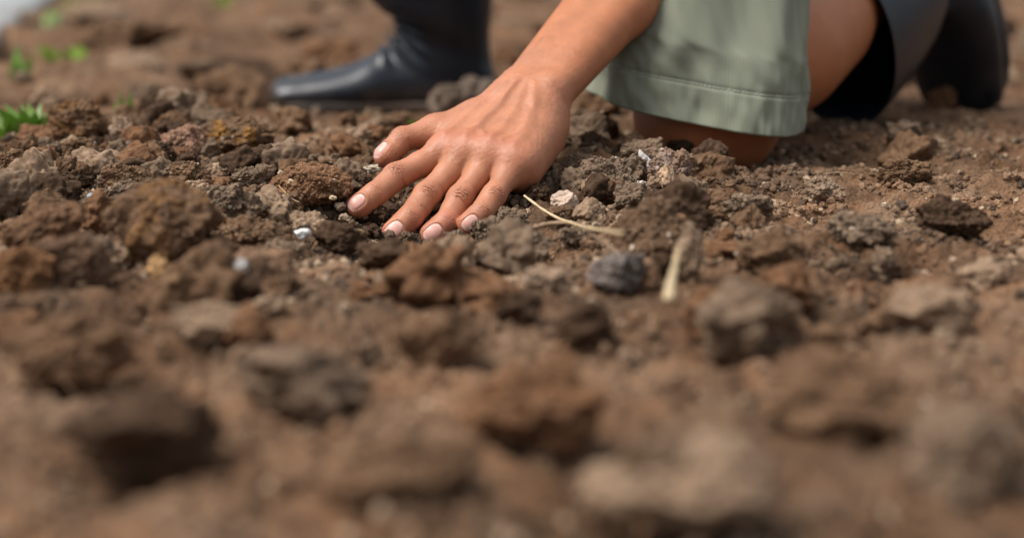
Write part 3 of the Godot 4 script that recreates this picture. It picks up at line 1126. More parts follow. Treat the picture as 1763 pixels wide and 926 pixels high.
func creased(p: Vector3, n: Vector3) -> bool:             # where the skin needs finer triangles: over the finger joints and round the nails
	for f in 5:
		var j = fingers[f]
		for b in range(1, j.size()):
			if p.distance_squared_to(j[b] + finger_n[f][b - 1] * 0.005) < 0.00011 and n.dot(finger_n[f][b - 1]) > -0.2:
				return true
	return false

func refine(v: PackedVector3Array, nm: PackedVector3Array, idx: PackedInt32Array) -> PackedInt32Array:
	var mark := PackedByteArray()
	mark.resize(v.size())
	for i in v.size(): mark[i] = 1 if p_near_hand(v[i]) and creased(v[i], nm[i]) else 0
	var mids := {}
	var out := PackedInt32Array()
	for t in range(0, idx.size(), 3):
		var c := [idx[t], idx[t + 1], idx[t + 2]]
		var m := [-1, -1, -1]
		for e in 3:
			var a: int = c[e]
			var b: int = c[(e + 1) % 3]
			if mark[a] and mark[b]:
				var key := mini(a, b) * 4000000 + maxi(a, b)
				if not mids.has(key):
					mids[key] = v.size()
					v.append((v[a] + v[b]) * 0.5)
					nm.append((nm[a] + nm[b]).normalized())
				m[e] = mids[key]
		var n := int(m[0] >= 0) + int(m[1] >= 0) + int(m[2] >= 0)
		if n == 0:
			out.append_array(PackedInt32Array(c))
		elif n == 3:
			out.append_array(PackedInt32Array([c[0], m[0], m[2], m[0], c[1], m[1], m[2], m[1], c[2], m[0], m[1], m[2]]))
		else:                                              # one edge: two marked corners
			for e in 3:
				if m[e] >= 0:
					var a: int = c[e]
					var b: int = c[(e + 1) % 3]
					var d: int = c[(e + 2) % 3]
					out.append_array(PackedInt32Array([a, m[e], d, m[e], b, d]))
	return out

func p_near_hand(p: Vector3) -> bool:
	return p.distance_squared_to(pit) < 0.02

func build_person() -> void:
	var who := thing("person", "person kneeling in sage green shorts and black rubber boots, pressing one hand into soil", "person", Vector3.ZERO)
	var skin_tone := lin(175, 117, 88)
	var knuckle := lin(130, 75, 56)
	var rosy := lin(171, 102, 79)
	var orange := lin(171, 107, 70)
	# the hand and the forearm, in fine cells
	var lo := Vector3(9, 9, 9)
	var hi := -lo
	for i in hand_field.a.size():
		for p in [hand_field.a[i], hand_field.b[i]]:
			lo = lo.min(p)
			hi = hi.max(p)
	lo -= Vector3.ONE * 0.025
	hi += Vector3.ONE * 0.025
	var cutd := (elbow - wrist).normalized()
	var m := hand_field.nets(lo, hi.min(Vector3(9, wrist.y + 0.155, 9)), 0.00145)
	var v: PackedVector3Array = m[0]
	var nm: PackedVector3Array = m[2]
	var idx: PackedInt32Array = m[1]
	print("  nets ", Time.get_ticks_msec())
	for round in 2:
		idx = refine(v, nm, idx)
	print("  refined ", Time.get_ticks_msec())
	var col := PackedColorArray()
	col.resize(v.size())
	# tendons from the knuckles towards the wrist, and veins over them
	var tendons := []
	for f in 4:
		tendons.append(line_of([fingers[f][0] + dorsal * 0.01, (fingers[f][0] * 0.5 + wrist * 0.5) + row * [-.010, -.003, .003, .009][f], wrist + row * [-.006, -.002, .002, .006][f]]))
	veins = [
		line_of([at(704, 214, 1.14), at(715, 229, 1.14), at(738, 235, 1.14), at(770, 218, 1.15), at(800, 204, 1.16)]),
		line_of([at(790, 262, 1.12), at(806, 250, 1.125), at(822, 238, 1.13), at(838, 222, 1.14), at(858, 208, 1.15), at(876, 190, 1.165), at(900, 168, 1.18)]),
		line_of([at(832, 272, 1.11), at(834, 256, 1.118), at(828, 243, 1.125), at(822, 238, 1.13)]),
		line_of([at(866, 284, 1.105), at(866, 270, 1.11), at(878, 261, 1.115), at(892, 256, 1.118), at(905, 238, 1.13), at(915, 215, 1.15)]),
		line_of([at(860, 150, 1.19), at(895, 140, 1.2), at(930, 105, 1.215), at(950, 70, 1.225)]),
	]
	var n1 := noise(FastNoiseLite.TYPE_SIMPLEX, 0.004, 301, 3)
	var n2 := noise(FastNoiseLite.TYPE_SIMPLEX, 0.022, 302, 2)
	var n3 := noise(FastNoiseLite.TYPE_SIMPLEX, 0.0013, 303, 2)
	for i in v.size():
		var p := v[i]
		var n := nm[i]
		var disp := 0.0
		var c := skin_tone
		var reach := (p - wrist).dot(cutd)
		c = c.lerp(orange, 0.75 * smooth(-0.01, 0.06, reach))
		c = c * (1.0 + 0.14 * n2.get_noise_3dv(p) + 0.06 * n1.get_noise_3dv(p))
		var up := n.dot(dorsal)
		var to_wrist := (p - wrist).dot(along)
		if up > 0.15 and to_wrist > -0.05 and to_wrist < 0.11:
			var w := smooth(0.15, 0.6, up)
			var fade := smooth(-0.05, 0.0, to_wrist)
			for f in 4:
				var t := near_line(p, tendons[f])
				disp += w * fade * 0.0013 * exp(-(t * t) / (0.0032 * 0.0032))
			for q in veins:
				var t := near_line(p, q)
				var e := exp(-(t * t) / (0.0023 * 0.0023))
				if e < 0.01: continue
				var rise := minf(flat_distance(p, q[0]), flat_distance(p, q[-1]))
				e *= smooth(0.0, 0.010, rise)
				disp += w * 0.00135 * e
				c = c.lerp(lin(160, 108, 90), 0.16 * e * w)
			disp += w * 0.00022 * n1.get_noise_3dv(p)
			# fine criss-cross lines of the skin on the back of the hand
			var fine := n3.get_noise_3d(p.x, p.y * 0.5, p.z)
			disp += w * 0.00020 * fine
			c = c * (1.0 + 0.09 * fine * w)
			# redder over the knuckles
			for f in 4:
				var dk: float = p.distance_squared_to(fingers[f][0] + dorsal * 0.011)
				c = c.lerp(rosy, 0.38 * exp(-dk / (0.012 * 0.012)) * w)
		# creases across the wrist
		if absf(reach) < 0.03 and up > -0.2:
			var s: float = reach + 0.004 * n2.get_noise_3dv(p) + 0.10 * absf((p - wrist).dot(row)) 
			disp -= 0.00045 * exp(-pow((s - 0.004) / 0.0008, 2.0)) + 0.0003 * exp(-pow((s + 0.004) / 0.0007, 2.0))
		for f in 5:
			var j = fingers[f]
			if p.distance_squared_to(j[1]) > 0.0036:
				continue
			for b in range(1, j.size() - 1):
				var ax: Vector3 = (j[b + 1] - j[b - 1]).normalized()
				var nn: Vector3 = (finger_n[f][b] + finger_n[f][b - 1]).normalized()
				nn = (nn - ax * nn.dot(ax)).normalized()
				var rel: Vector3 = p - j[b]
				if rel.length_squared() > 0.0005:
					continue
				var t := rel.dot(ax)
				var u := rel.dot(nn.cross(ax))
				if rel.dot(nn) < 0.002:
					# palm side and flanks: one flexion crease
					disp -= 0.0006 * exp(-t * t / (0.0009 * 0.0009)) * smooth(0.004, -0.002, rel.dot(nn))
					continue
				var big := 1.0 if b == 1 and f < 4 else 0.62
				var wt := 0.0052 * big
				var wu := 0.0062 * (0.7 + 0.3 * big)
				var mask := exp(-t * t / (wt * wt) - pow(absf(u) / wu, 3.0))
				disp += 0.0007 * big * exp(-(t * t + u * u) / 0.00005)      # the joint itself stands up a little
				var ring := t * (1.0 + 0.0) + signf(t) * (u * u) / 0.012 * -0.55 + 0.0011 * n1.get_noise_3dv(p * 0.9)
				var gro := cos(ring * TAU / 0.00235)
				var cut := pow(maxf(0.0, gro), 2.2)
				disp -= 0.00075 * big * mask * cut
				disp += 0.00028 * big * mask * n3.get_noise_3dv(p * 1.1)
				c = c.lerp(knuckle, clampf(mask * (0.26 + 0.34 * cut), 0.0, 0.8) * (0.75 + 0.25 * big))
			# rosier ends, and the bed and fold of the nail
			var last: Vector3 = j[-1]
			var la: Vector3 = (last - j[-2]).normalized()
			var ln: Vector3 = finger_n[f][-1]
			var rel2: Vector3 = p - last
			var tt := rel2.dot(la)
			c = c.lerp(rosy, 0.45 * smooth(-0.016, 0.006, tt) * (1.0 if rel2.length() < 0.02 else 0.0))
			if rel2.dot(ln) > 0.0 and rel2.length() < 0.018:
				var sz := nail_size(f)
				var uu := rel2.dot(ln.cross(la)) / sz.x
				var vv := (tt - 0.0006) / sz.y
				var e := pow(pow(absf(uu), 2.6) + pow(absf(vv), 2.6), 1.0 / 2.6)
				if e < 0.94: disp -= 0.0009
				elif e < 1.5: disp += 0.00050 * (1.0 - absf(e - 1.16) / 0.34) * (1.0 if vv < 0.6 else 0.4) * smooth(1.5, 1.3, e)
		v[i] = p + n * disp
		c.a = 1.0
		col[i] = c
	# the rest of the body, in coarser cells; the field of the arm runs on into it
	plan_body()
	var bl := Vector3(9, 9, 9)
	var bh := -bl
	for i in body_field.a.size():
		for p in [body_field.a[i], body_field.b[i]]:
			bl = bl.min(p - Vector3.ONE * maxf(body_field.ra[i], body_field.rb[i]))
			bh = bh.max(p + Vector3.ONE * maxf(body_field.ra[i], body_field.rb[i]))
	var bm := body_field.nets(bl - Vector3.ONE * 0.03, bh + Vector3.ONE * 0.03, 0.009)
	var bv: PackedVector3Array = bm[0]
	var first := v.size()
	for i in bv.size():
		var c := orange * (1.0 + 0.08 * n2.get_noise_3dv(bv[i]))
		c.a = 1.0
		col.append(c)
	v.append_array(bv)
	for k in bm[1]: idx.append(k + first)
	put("body", array_mesh(v, idx, col), M.skin, who)
	for f in 5: build_nail(f, who)
	build_shorts(who)
	build_boots(who)
	build_upper(who)

func nail_size(f: int) -> Vector2:      # half width, half length
	return [Vector2(.0058, .0072), Vector2(.0060, .0076), Vector2(.0057, .0073), Vector2(.0050, .0064), Vector2(.0064, .0074)][f]

func build_nail(f: int, who: Node3D) -> void:
	var j = fingers[f]
	var last: Vector3 = j[-1]
	var la: Vector3 = (last - j[-2]).normalized()
	var ln: Vector3 = finger_n[f][-1]
	var lb := ln.cross(la)
	var sz := nail_size(f)
	var list := PackedInt32Array()
	for i in hand_field.some:
		if hand_field.g[i] == f + 1: list.append(i)
	var R := 22
	var v := PackedVector3Array()
	var col := PackedColorArray()
	var idx := PackedInt32Array()
	var pink := lin(214, 158, 144)
	var pale := lin(232, 200, 188)
	var nz := noise(FastNoiseLite.TYPE_SIMPLEX, 0.003, 310 + f, 2)
	for r in R + 1:
		for s in 48:
			var ang := TAU * s / 48.0
			var e := r / float(R)
			var cu := signf(cos(ang)) * pow(absf(cos(ang)), 2.0 / 2.6) * e
			var cv := signf(sin(ang)) * pow(absf(sin(ang)), 2.0 / 2.6) * e
			var p := last + lb * cu * sz.x + la * (cv * sz.y + 0.0006) + ln * 0.03
			for k in 40:
				var d := hand_field.eval(p, list)
				if d < 0.00002: break
				p -= ln * d
			# arched plate, sunk at the sides and the root, free at the end
			var rim := smooth(0.75, 1.0, e)
			var lift := 0.00035 - 0.0009 * rim * (0.35 if cv > 0.55 else 1.0)
			p += ln * lift
			v.append(p)
			var c := pink.lerp(pale, smooth(0.70, 0.86, cv) * 0.85)
			c = c.lerp(pale, 0.55 * smooth(-0.45, -0.8, cv) * smooth(0.7, 0.3, absf(cu)))
			c = c * (1.0 + 0.05 * nz.get_noise_3dv(p))
			c.a = 1.0
			col.append(c)
	for r in R:
		for s in 48:
			var a := r * 48 + s
			var b := r * 48 + (s + 1) % 48
			idx.append_array(PackedInt32Array([a, a + 48, b, b, a + 48, b + 48]))
	var mesh := array_mesh(v, idx, col)
	var o := put("fingernail" if f < 4 else "thumbnail", mesh, M.nail, who)
	if mesh.surface_get_arrays(0)[Mesh.ARRAY_NORMAL][3].dot(ln) < 0.0:
		for k in range(0, idx.size(), 3):
			var t := idx[k]
			idx[k] = idx[k + 1]
			idx[k + 1] = t
		o.mesh = array_mesh(v, idx, col)

var knee_l := Vector3.ZERO
var ankle_l := Vector3.ZERO
var hip_l := Vector3.ZERO
var hip_r := Vector3.ZERO
var knee_r := Vector3.ZERO
var ankle_r := Vector3.ZERO
var shoulder_l := Vector3.ZERO
var shoulder_r := Vector3.ZERO
var neck := Vector3.ZERO
var head := Vector3.ZERO

func plan_body() -> void:
	knee_l = at(1216, 196, 1.32)
	hip_l = knee_l + Vector3(0.015, 0.39, -0.19)
	ankle_l = knee_l + Vector3(0.255, 0.14, -0.25)
	ankle_r = at(770, 60, 1.92)
	knee_r = ankle_r + Vector3(-0.10, 0.40, 0.02)
	hip_r = hip_l + Vector3(0.03, 0.05, -0.17)
	shoulder_l = Vector3(0.30, 0.66, -1.46)
	var hips := (hip_l + hip_r) * 0.5
	shoulder_r = Vector3(0.12, 0.74, -1.74)
	var chest := (shoulder_l + shoulder_r) * 0.5
	neck = chest + Vector3(-0.07, 0.06, 0.02)
	head = neck + Vector3(-0.09, 0.13, 0.03)
	var f := body_field
	f.k0 = 0.03
	# arm
	var arm := (elbow - wrist).normalized()
	var l := wrist.distance_to(elbow)
	var side := (row - arm * row.dot(arm)).normalized()
	var c0 := wrist + arm * l * 0.62
	f.add(c0 - side * 0.012, elbow - side * 0.012, .0260, .0250)
	f.add(c0 + side * 0.012, elbow + side * 0.012, .0250, .0250)
	f.add(elbow, shoulder_l, .036, .052)
	# legs
	f.add(knee_l, hip_l, .054, .085)
	f.add(at(1204, 214, 1.285), at(1220, 190, 1.31), .043, .050)
	f.add(knee_l, ankle_l, .052, .036)
	f.add(knee_l.lerp(ankle_l, 0.35), knee_l.lerp(ankle_l, 0.5), .056, .05)
	f.add(knee_r, hip_r, .056, .088)
	f.add(knee_r, ankle_r, .052, .036)
	# trunk, neck and head
	f.add(hip_l + Vector3(0, .03, 0), hip_r + Vector3(0, .03, 0), .09, .09)
	f.add(hips + Vector3(0, .05, 0), chest + Vector3(0, -0.05, 0), .11, .12)
	f.add(shoulder_l, shoulder_r, .055, .055)
	f.add(shoulder_r, shoulder_r + Vector3(-0.05, -0.27, -0.02), .05, .037)
	f.add(shoulder_r + Vector3(-0.05, -0.27, -0.02), knee_r + Vector3(0.08, 0.06, 0.03), .036, .026)
	f.add(knee_r + Vector3(0.08, 0.06, 0.03), knee_r + Vector3(0.0, 0.055, 0.03), .026, .022)
	f.add(chest + Vector3(0, .03, 0), head, .052, .05)
	f.add(head + Vector3(.02, .03, 0), head + Vector3(-.01, .05, 0), .082, .08)
	f.add(head + Vector3(-.055, -.03, .01), head + Vector3(-.045, -.01, .01), .045, .055)
	f.add(head + Vector3(-.088, .012, .012), head + Vector3(-.10, -.008, .012), .009, .012)

func ring_loft(rings: Array, closed_ends: bool, uvscale := Vector2.ONE) -> Array:
	var n: int = rings[0].size()
	var v := PackedVector3Array()
	var uv := PackedVector2Array()
	var idx := PackedInt32Array()
	for r in rings.size():
		for s in n:
			v.append(rings[r][s])
			uv.append(Vector2(s * uvscale.x, r * uvscale.y))
	for r in rings.size() - 1:
		for s in n:
			var a := r * n + s
			var b := r * n + (s + 1) % n
			idx.append_array(PackedInt32Array([a, b, a + n, b, b + n, a + n]))
	if closed_ends:
		for e in [0, rings.size() - 1]:
			var c := Vector3.ZERO
			for p in rings[e]: c += p
			v.append(c / n)
			uv.append(Vector2.ZERO)
			for s in n:
				var a: int = e * n + s
				var b: int = e * n + (s + 1) % n
				if e == 0: idx.append_array(PackedInt32Array([v.size() - 1, b, a]))
				else: idx.append_array(PackedInt32Array([v.size() - 1, a, b]))
	return [v, uv, idx]

func turned_out(v: PackedVector3Array, idx: PackedInt32Array) -> PackedInt32Array:   # makes the faces of a closed-ish surface look outward
	var c := Vector3.ZERO
	for p in v: c += p
	c /= v.size()
	var s := 0.0
	for t in range(0, idx.size(), 3):
		var f := (v[idx[t + 2]] - v[idx[t]]).cross(v[idx[t + 1]] - v[idx[t]])
		s += f.dot(v[idx[t]] - c)
	if s < 0.0:
		for t in range(0, idx.size(), 3):
			var x := idx[t]
			idx[t] = idx[t + 1]
			idx[t + 1] = x
	return idx

func shorts_point(t: float, ang: float, inset := 0.0) -> Vector3:
	# t = 0 at the hem, 1 at the hip; the hem is a tilted, slightly flattened hoop that hangs low at the front
	var hem_c := at(1177, 180, 1.315)
	var ax := Vector3(0.087, -0.014, 0.0)
	var az := Vector3(0.012, -0.010, 0.098)
	var top_c := hip_l + Vector3(-0.005, -0.02, 0.02)
	var mid_c := at(1178, 20, 1.345)
	var c := hem_c.lerp(mid_c, minf(t * 2.2, 1.0)) if t < 0.4545 else mid_c.lerp(top_c, (t - 0.4545) / 0.5455)
	c = hem_c.lerp(mid_c, t / 0.4545).lerp(mid_c.lerp(top_c, (t - 0.4545) / 0.5455), smooth(0.3, 0.6, t))
	var grow := 1.0 + 0.20 * t
	var a := ax * grow
	var b := az * grow
	b.y *= 1.0 - t
	var cs := cos(ang)
	var sn := sin(ang)
	var e := 2.0 / 2.25
	var p := c + a * signf(cs) * pow(absf(cs), e) + b * signf(sn) * pow(absf(sn), e)
	var out := (a.normalized() * cs + Vector3(0, 0, 1) * sn).normalized()
	var f := 0.0
	var round_x := cos(ang) * 1.7                                                  # noise on a hoop, so that the cloth joins up with itself
	var round_z := sin(ang) * 1.7
	f += 0.0100 * cloth_n.get_noise_3d(round_x, round_z, t * 2.6)
	f += 0.0046 * cloth_n.get_noise_3d(round_x * 2.6 + t * 2.0, round_z * 2.6 + 9.0, t * 4.5)
	f += 0.0016 * cloth_n.get_noise_3d(round_x * 6.0 + t * 7.0, round_z * 6.0 + 19.0, t * 11.0)
	var crease := ang - 3.93 + 1.6 * t                                             # a fold running up from the hem beside the arm
	f += 0.006 * exp(-crease * crease / 0.03) - 0.005 * exp(-(crease - 0.24) * (crease - 0.24) / 0.02)
	f += 0.0013 * cloth_n.get_noise_3d(round_x * 11.0, round_z * 11.0, t * 9.0) * smooth(0.30, 0.14, t)   # puckers at the seam
	f += 0.0040 * sin(ang * 5.0 + 1.0 + t * 2.0) * (1.0 - smooth(0.0, 0.5, t))
	if t > 0.155 and t < 0.19: f -= 0.0011 * (1.0 - absf(t - 0.172) / 0.018)      # the hem's seam draws the cloth in
	if t < 0.165: f += 0.0009
	return p + out * (f - inset)

var cloth_n := noise(FastNoiseLite.TYPE_SIMPLEX_SMOOTH, 1.6, 402)
var fold_n := noise(FastNoiseLite.TYPE_SIMPLEX, 1.6, 401, 3)

func build_shorts(who: Node3D) -> void:
	var root := Node3D.new()
	root.name = "shorts"
	who.add_child(root)
	var rings := []
	var n := 220
	for r in 150:
		var t := r / 149.0
		var ring := []
		for s in n: ring.append(shorts_point(t, TAU * s / n))
		rings.append(ring)
	var inner := []
	for r in 24:
		var t := r / 23.0 * 0.6
		var ring := []
		for s in n: ring.append(shorts_point(t, TAU * s / n, 0.0022))
		inner.append(ring)
	inner.reverse()
	# one sheet: down the inside, round the hem, up the outside
	var lip := []
	for s in n: lip.append(shorts_point(0.0, TAU * s / n, 0.0011) - Vector3(0, 0.0009, 0))
	var all := inner + [lip] + rings
	var L := ring_loft(all, false, Vector2(0.11, 0.11))
	var uv: PackedVector2Array = L[1]
	var circ := 0.70
	for r in all.size():
		for s in n:
			uv[r * n + s] = Vector2(s * circ / n, r * 0.0034) * 100.0
	# two ripstop squares a tile of 5 mm
	for i in uv.size(): uv[i] *= 2.0
	var o := put("left_leg", array_mesh(L[0], turned_out(L[0], L[2]), PackedColorArray(), uv), M.cloth, root)
	o.name = "shorts_leg"
	# the seat and the other leg
	var rings2 := []
	var axis := (knee_r - hip_r)
	var dirn := axis.normalized()
	var sd := dirn.cross(Vector3.UP).normalized()
	var upv := sd.cross(dirn).normalized()
	for r in 40:
		var t := r / 39.0
		var c := hip_r.lerp(knee_r, t * 0.86)
		var rad := lerpf(0.125, 0.105, t)
		var ring := []
		for s in 72:
			var g := TAU * s / 72.0
			var f := 0.006 * fold_n.get_noise_2d(g * 2.0 + 11.0, t * 5.0)
			ring.append(c + (sd * cos(g) + upv * sin(g)) * (rad + f))
		rings2.append(ring)
	var L2 := ring_loft(rings2, false, Vector2(2.0, 1.5))
	put("shorts_leg", array_mesh(L2[0], turned_out(L2[0], L2[2]), PackedColorArray(), L2[1]), M.cloth, root)
	var seat := Field.new()
	seat.k0 = 0.05
	seat.add(hip_l + Vector3(-.02, 0.0, 0.01), hip_r + Vector3(0, 0.0, 0), .125, .122)
	seat.add((hip_l + hip_r) * 0.5 + Vector3(0, .07, 0), (hip_l + hip_r) * 0.5 + Vector3(-.02, .12, 0.01), .125, .12)
	var sm := seat.nets(seat.a[0] - Vector3.ONE * 0.33, seat.a[0] + Vector3.ONE * 0.42, 0.012)
	var suv := PackedVector2Array()
	for p in sm[0]: suv.append(Vector2(p.x + p.z, p.y) * 200.0)
	put("seat", array_mesh(sm[0], sm[1], PackedColorArray(), suv), M.cloth, root)
	# stitches along the hem
	var st := SurfaceTool.new()
	st.begin(Mesh.PRIMITIVE_TRIANGLES)
	var stitch := CapsuleMesh.new()
	stitch.radius = 0.0006
	stitch.height = 0.0030
	stitch.radial_segments = 6
	stitch.rings = 2
	var count := 190
	for i in count:
		var g := TAU * i / count
		var p := shorts_point(0.172, g, -0.0006)
		var q := shorts_point(0.172, g + 0.02, -0.0006)
		var y := (q - p).normalized()
		var x := y.cross(Vector3.UP).normalized()
		st.append_from(stitch, 0, Transform3D(Basis(x, y, x.cross(y)), p))
	var so := put("hem_stitching", st.commit(), M.thread, root)
	so.set_meta("kind", "stuff")

func boot_rings(px_to_m: float) -> Array:
	# profile points of a boot seen from its side, in pixels: [top x, top y, bottom x, bottom y, half width m]
	var k := [
		[466, 160, 467, 170, .010], [469, 147, 471, 182, .032], [478, 138, 482, 188, .042], [496, 132, 500, 189, .0475], [530, 127, 530, 189, .050],
		[568, 120, 568, 188, .052], [604, 110, 610, 188, .052], [634, 96, 655, 187, .049], [656, 84, 720, 188, .041], [668, 70, 800, 188, .039], [677, 58, 852, 174, .040],
		[681, 47, 853, 140, .042], [677, 36, 845, 105, .045], [660, 20, 841, 60, .052], [640, 4, 844, 16, .057], [624, -28, 847, -30, .060], [612, -80, 850, -82, .062],
		[606, -130, 850, -132, .063], [602, -180, 848, -182, .063],
	]
	var out := []
	var segs := 6
	for i in k.size() - 1:
		for s in segs:
			if i == k.size() - 2 and s == segs - 1: pass
			var t := s / float(segs)
			var q := []
			for c in 5:
				var p0: float = k[maxi(i - 1, 0)][c]
				var p1: float = k[i][c]
				var p2: float = k[i + 1][c]
				var p3: float = k[mini(i + 2, k.size() - 1)][c]
				q.append(cubic_interpolate(p1, p2, p0, p3, t))
			q.append(i + t)
			out.append(q)
	return out

func build_boot(who: Node3D, place: Transform3D) -> void:
	# own axes: x from toe to heel, y up from the sole, z across
	var s := 1.92 / FOCAL
	var rings := []
	var sole_out := []
	for q in boot_rings(s):
		var top := Vector2((q[0] - 660.0) * s, (188.0 - q[1]) * s)
		var bot := Vector2((q[2] - 660.0) * s, (188.0 - q[3]) * s)
		var c := (top + bot) * 0.5
		var h := (top - bot) * 0.5
		var ring := []
		var id: float = q[5]
		for a in 72:
			var g := TAU * a / 72.0
			var sn := sin(g)
			var cs := cos(g)
			# flatter at the sole than over the instep
			var ex := 2.0 / (2.2 if sn > 0.0 or id > 9.5 else 3.4)
			var y := signf(sn) * pow(absf(sn), 2.0 / 2.1 if sn > 0.0 or id > 9.5 else 0.7)
			var x := signf(cs) * pow(absf(cs), ex)
			var wide: float = q[4]
			if id < 9.0 and sn > 0.0: wide *= 1.0 - 0.10 * sn
			var p := c + h * y
			# folds where the ankle bends
			var fold := 0.0
			if id > 7.0 and id < 14.5:
				var fr := smooth(0.1, 0.9, sn) * smooth(7.0, 8.5, id) * smooth(14.5, 12.0, id)
				fold = 0.0055 * fr * sin((id + 0.35 * cs) * TAU / 1.28)
				fold += 0.0015 * sin(id * 2.3 + cs * 3.0) * (1.0 - absf(sn)) * smooth(7.0, 9.0, id)
			# the cap over the toe
			if id < 2.6: fold += 0.0016 * smooth(2.6, 2.4, id)
			var nrm := h.normalized()
			ring.append(Vector3(p.x + nrm.x * fold * sn, maxf(p.y + nrm.y * fold * sn, 0.004), x * (wide + fold * 0.6)))
		rings.append(ring)
	var L := ring_loft(rings, false)
	var bc := PackedColorArray()
	for p in L[0]:                                       # dried mud, thickest along the sole
		var q: Vector3 = p * 1.0
		var mud := clampf(n_hue2.get_noise_3dv(q * 0.7) * 1.6 + 0.5, 0.0, 1.0) * smooth(0.05, 0.004, q.y) + 0.12 * smooth(0.0, 0.4, n_hue2.get_noise_3dv(q * 0.4 + Vector3(2, 0, 0)))
		var bcc := Color(0.009, 0.013, 0.021).lerp(Color(0.10, 0.072, 0.05), clampf(mud * 0.55, 0.0, 1.0))
		bc.append(bcc)
	var sole_col := PackedColorArray()
	var root := Node3D.new()
	root.name = "rubber_boot"
	who.add_child(root, true)
	root.transform = place
	put("upper", array_mesh(L[0], turned_out(L[0], L[2]), bc), M.rubber, root)
	# sole: a welted slab with its own outline, and a raised heel
	var outline := [[470, .004], [474, .024], [486, .040], [505, .0475], [540, .0515], [590, .052], [640, .047], [700, .040], [760, .0405], [810, .0425], [840, .038], [854, .024], [858, .004]]
	var pts := PackedVector2Array()
	for side in [1, -1]:
		for i in outline.size():
			var o = outline[i] if side == 1 else outline[outline.size() - 1 - i]
			pts.append(Vector2((o[0] - 660.0) * s, o[1] * side))
	var lay := [[0.0, 0.93], [0.003, 1.0], [0.0115, 1.015], [0.0145, 1.0], [0.0155, 0.94]]
	var sr := []
	for q in lay:
		var ring := []
		for p in pts: ring.append(Vector3(p.x * q[1], q[0] - 0.003, p.y * q[1]))
		sr.append(ring)
	var SL := ring_loft(sr, true)
	for p in SL[0]:
		var mud := clampf(n_hue2.get_noise_3dv(p * 0.8) * 1.6 + 0.55, 0.0, 1.0)
		sole_col.append(Color(0.012, 0.014, 0.018).lerp(Color(0.12, 0.082, 0.055), mud * 0.8))
	put("sole", array_mesh(SL[0], turned_out(SL[0], SL[2]), sole_col), M.sole, root)

func build_boots(who: Node3D) -> void:
	var s := 1.92
	var base := at(660, 188, s)
	build_boot(who, Transform3D(Basis(Vector3.UP, deg_to_rad(-3.0)), base))
	# the other foot behind the kneeling leg, toes tucked into the soil
	var shin := (knee_l - ankle_l).normalized()
	var y := shin
	var z := y.cross(Vector3.DOWN).normalized()
	var x := y.cross(z).normalized()
	if x.y < 0.0:
		x = -x
		z = -z
	var b := Basis(x, y, x.cross(y).normalized())
	var where := ankle_l - b * Vector3(0.08, 0.11, 0.0)
	build_boot(who, Transform3D(b, where))

func build_upper(who: Node3D) -> void:
	var f := Field.new()
	f.k0 = 0.05
	var hips := (hip_l + hip_r) * 0.5
	var chest := (shoulder_l + shoulder_r) * 0.5
	f.add(hips + Vector3(0, .10, 0), chest + Vector3(0, -0.05, 0), .125, .14)
	f.add(shoulder_l, shoulder_r, .072, .072)
	f.add(shoulder_l, shoulder_l.lerp(elbow, 0.45), .070, .062)
	f.add(shoulder_r, shoulder_r + Vector3(-0.02, -0.13, -0.01), .068, .060)
	var lo := Vector3(9, 9, 9)
	var hi := -lo
	for i in f.a.size():
		lo = lo.min(f.a[i]).min(f.b[i])
		hi = hi.max(f.a[i]).max(f.b[i])
	var m := f.nets(lo - Vector3.ONE * 0.18, hi + Vector3.ONE * 0.18, 0.014)
	put("shirt", array_mesh(m[0], m[1]), M.shirt, who)
	var hf := Field.new()
	hf.k0 = 0.03
	hf.add(head + Vector3(.035, .045, 0), head + Vector3(.0, .068, 0), .085, .078)
	hf.add(head + Vector3(.06, .0, 0), head + Vector3(.05, .04, 0), .05, .07)
	var h := hf.nets(head - Vector3.ONE * 0.18, head + Vector3.ONE * 0.22, 0.010)
	put("hair", array_mesh(h[0], h[1]), M.hair, who)

# ------------------------------------------------------------------ straw, grass, path
func tube(pts: Array, r0: float, r1: float, c0: Color, c1: Color, sides := 8, wob := 0.0) -> ArrayMesh:
	var c := Curve3D.new()
	for p in pts: c.add_point(p)
	for i in range(1, pts.size() - 1):
		var t: Vector3 = (pts[i + 1] - pts[i - 1]) * 0.22
		c.set_point_in(i, -t)
		c.set_point_out(i, t)
	c.bake_interval = 0.0025
	var q := c.get_baked_points()
	var rings := []
	var col := PackedColorArray()
	for i in q.size():
		var t := (q[mini(i + 1, q.size() - 1)] - q[maxi(i - 1, 0)]).normalized()
		var x := t.cross(Vector3.UP).normalized()
		var y := x.cross(t).normalized()
		var k := i / float(q.size() - 1)
		var r := lerpf(r0, r1, k) * (1.0 + wob * n_f.get_noise_1d(i * 0.004))
		var ring := []
		for s in sides:
			var g := TAU * s / sides
			ring.append(q[i] + (x * cos(g) + y * sin(g) * 0.8) * r)
			var cc := c0.lerp(c1, k) * (1.0 + 0.25 * n_f.get_noise_2d(s * 0.01, i * 0.003))
			cc.a = 1.0
			col.append(cc)
		rings.append(ring)
	var L := ring_loft(rings, true)
	col.append(c0)
	col.append(c1)
	return array_mesh(L[0], turned_out(L[0], L[2]), col)

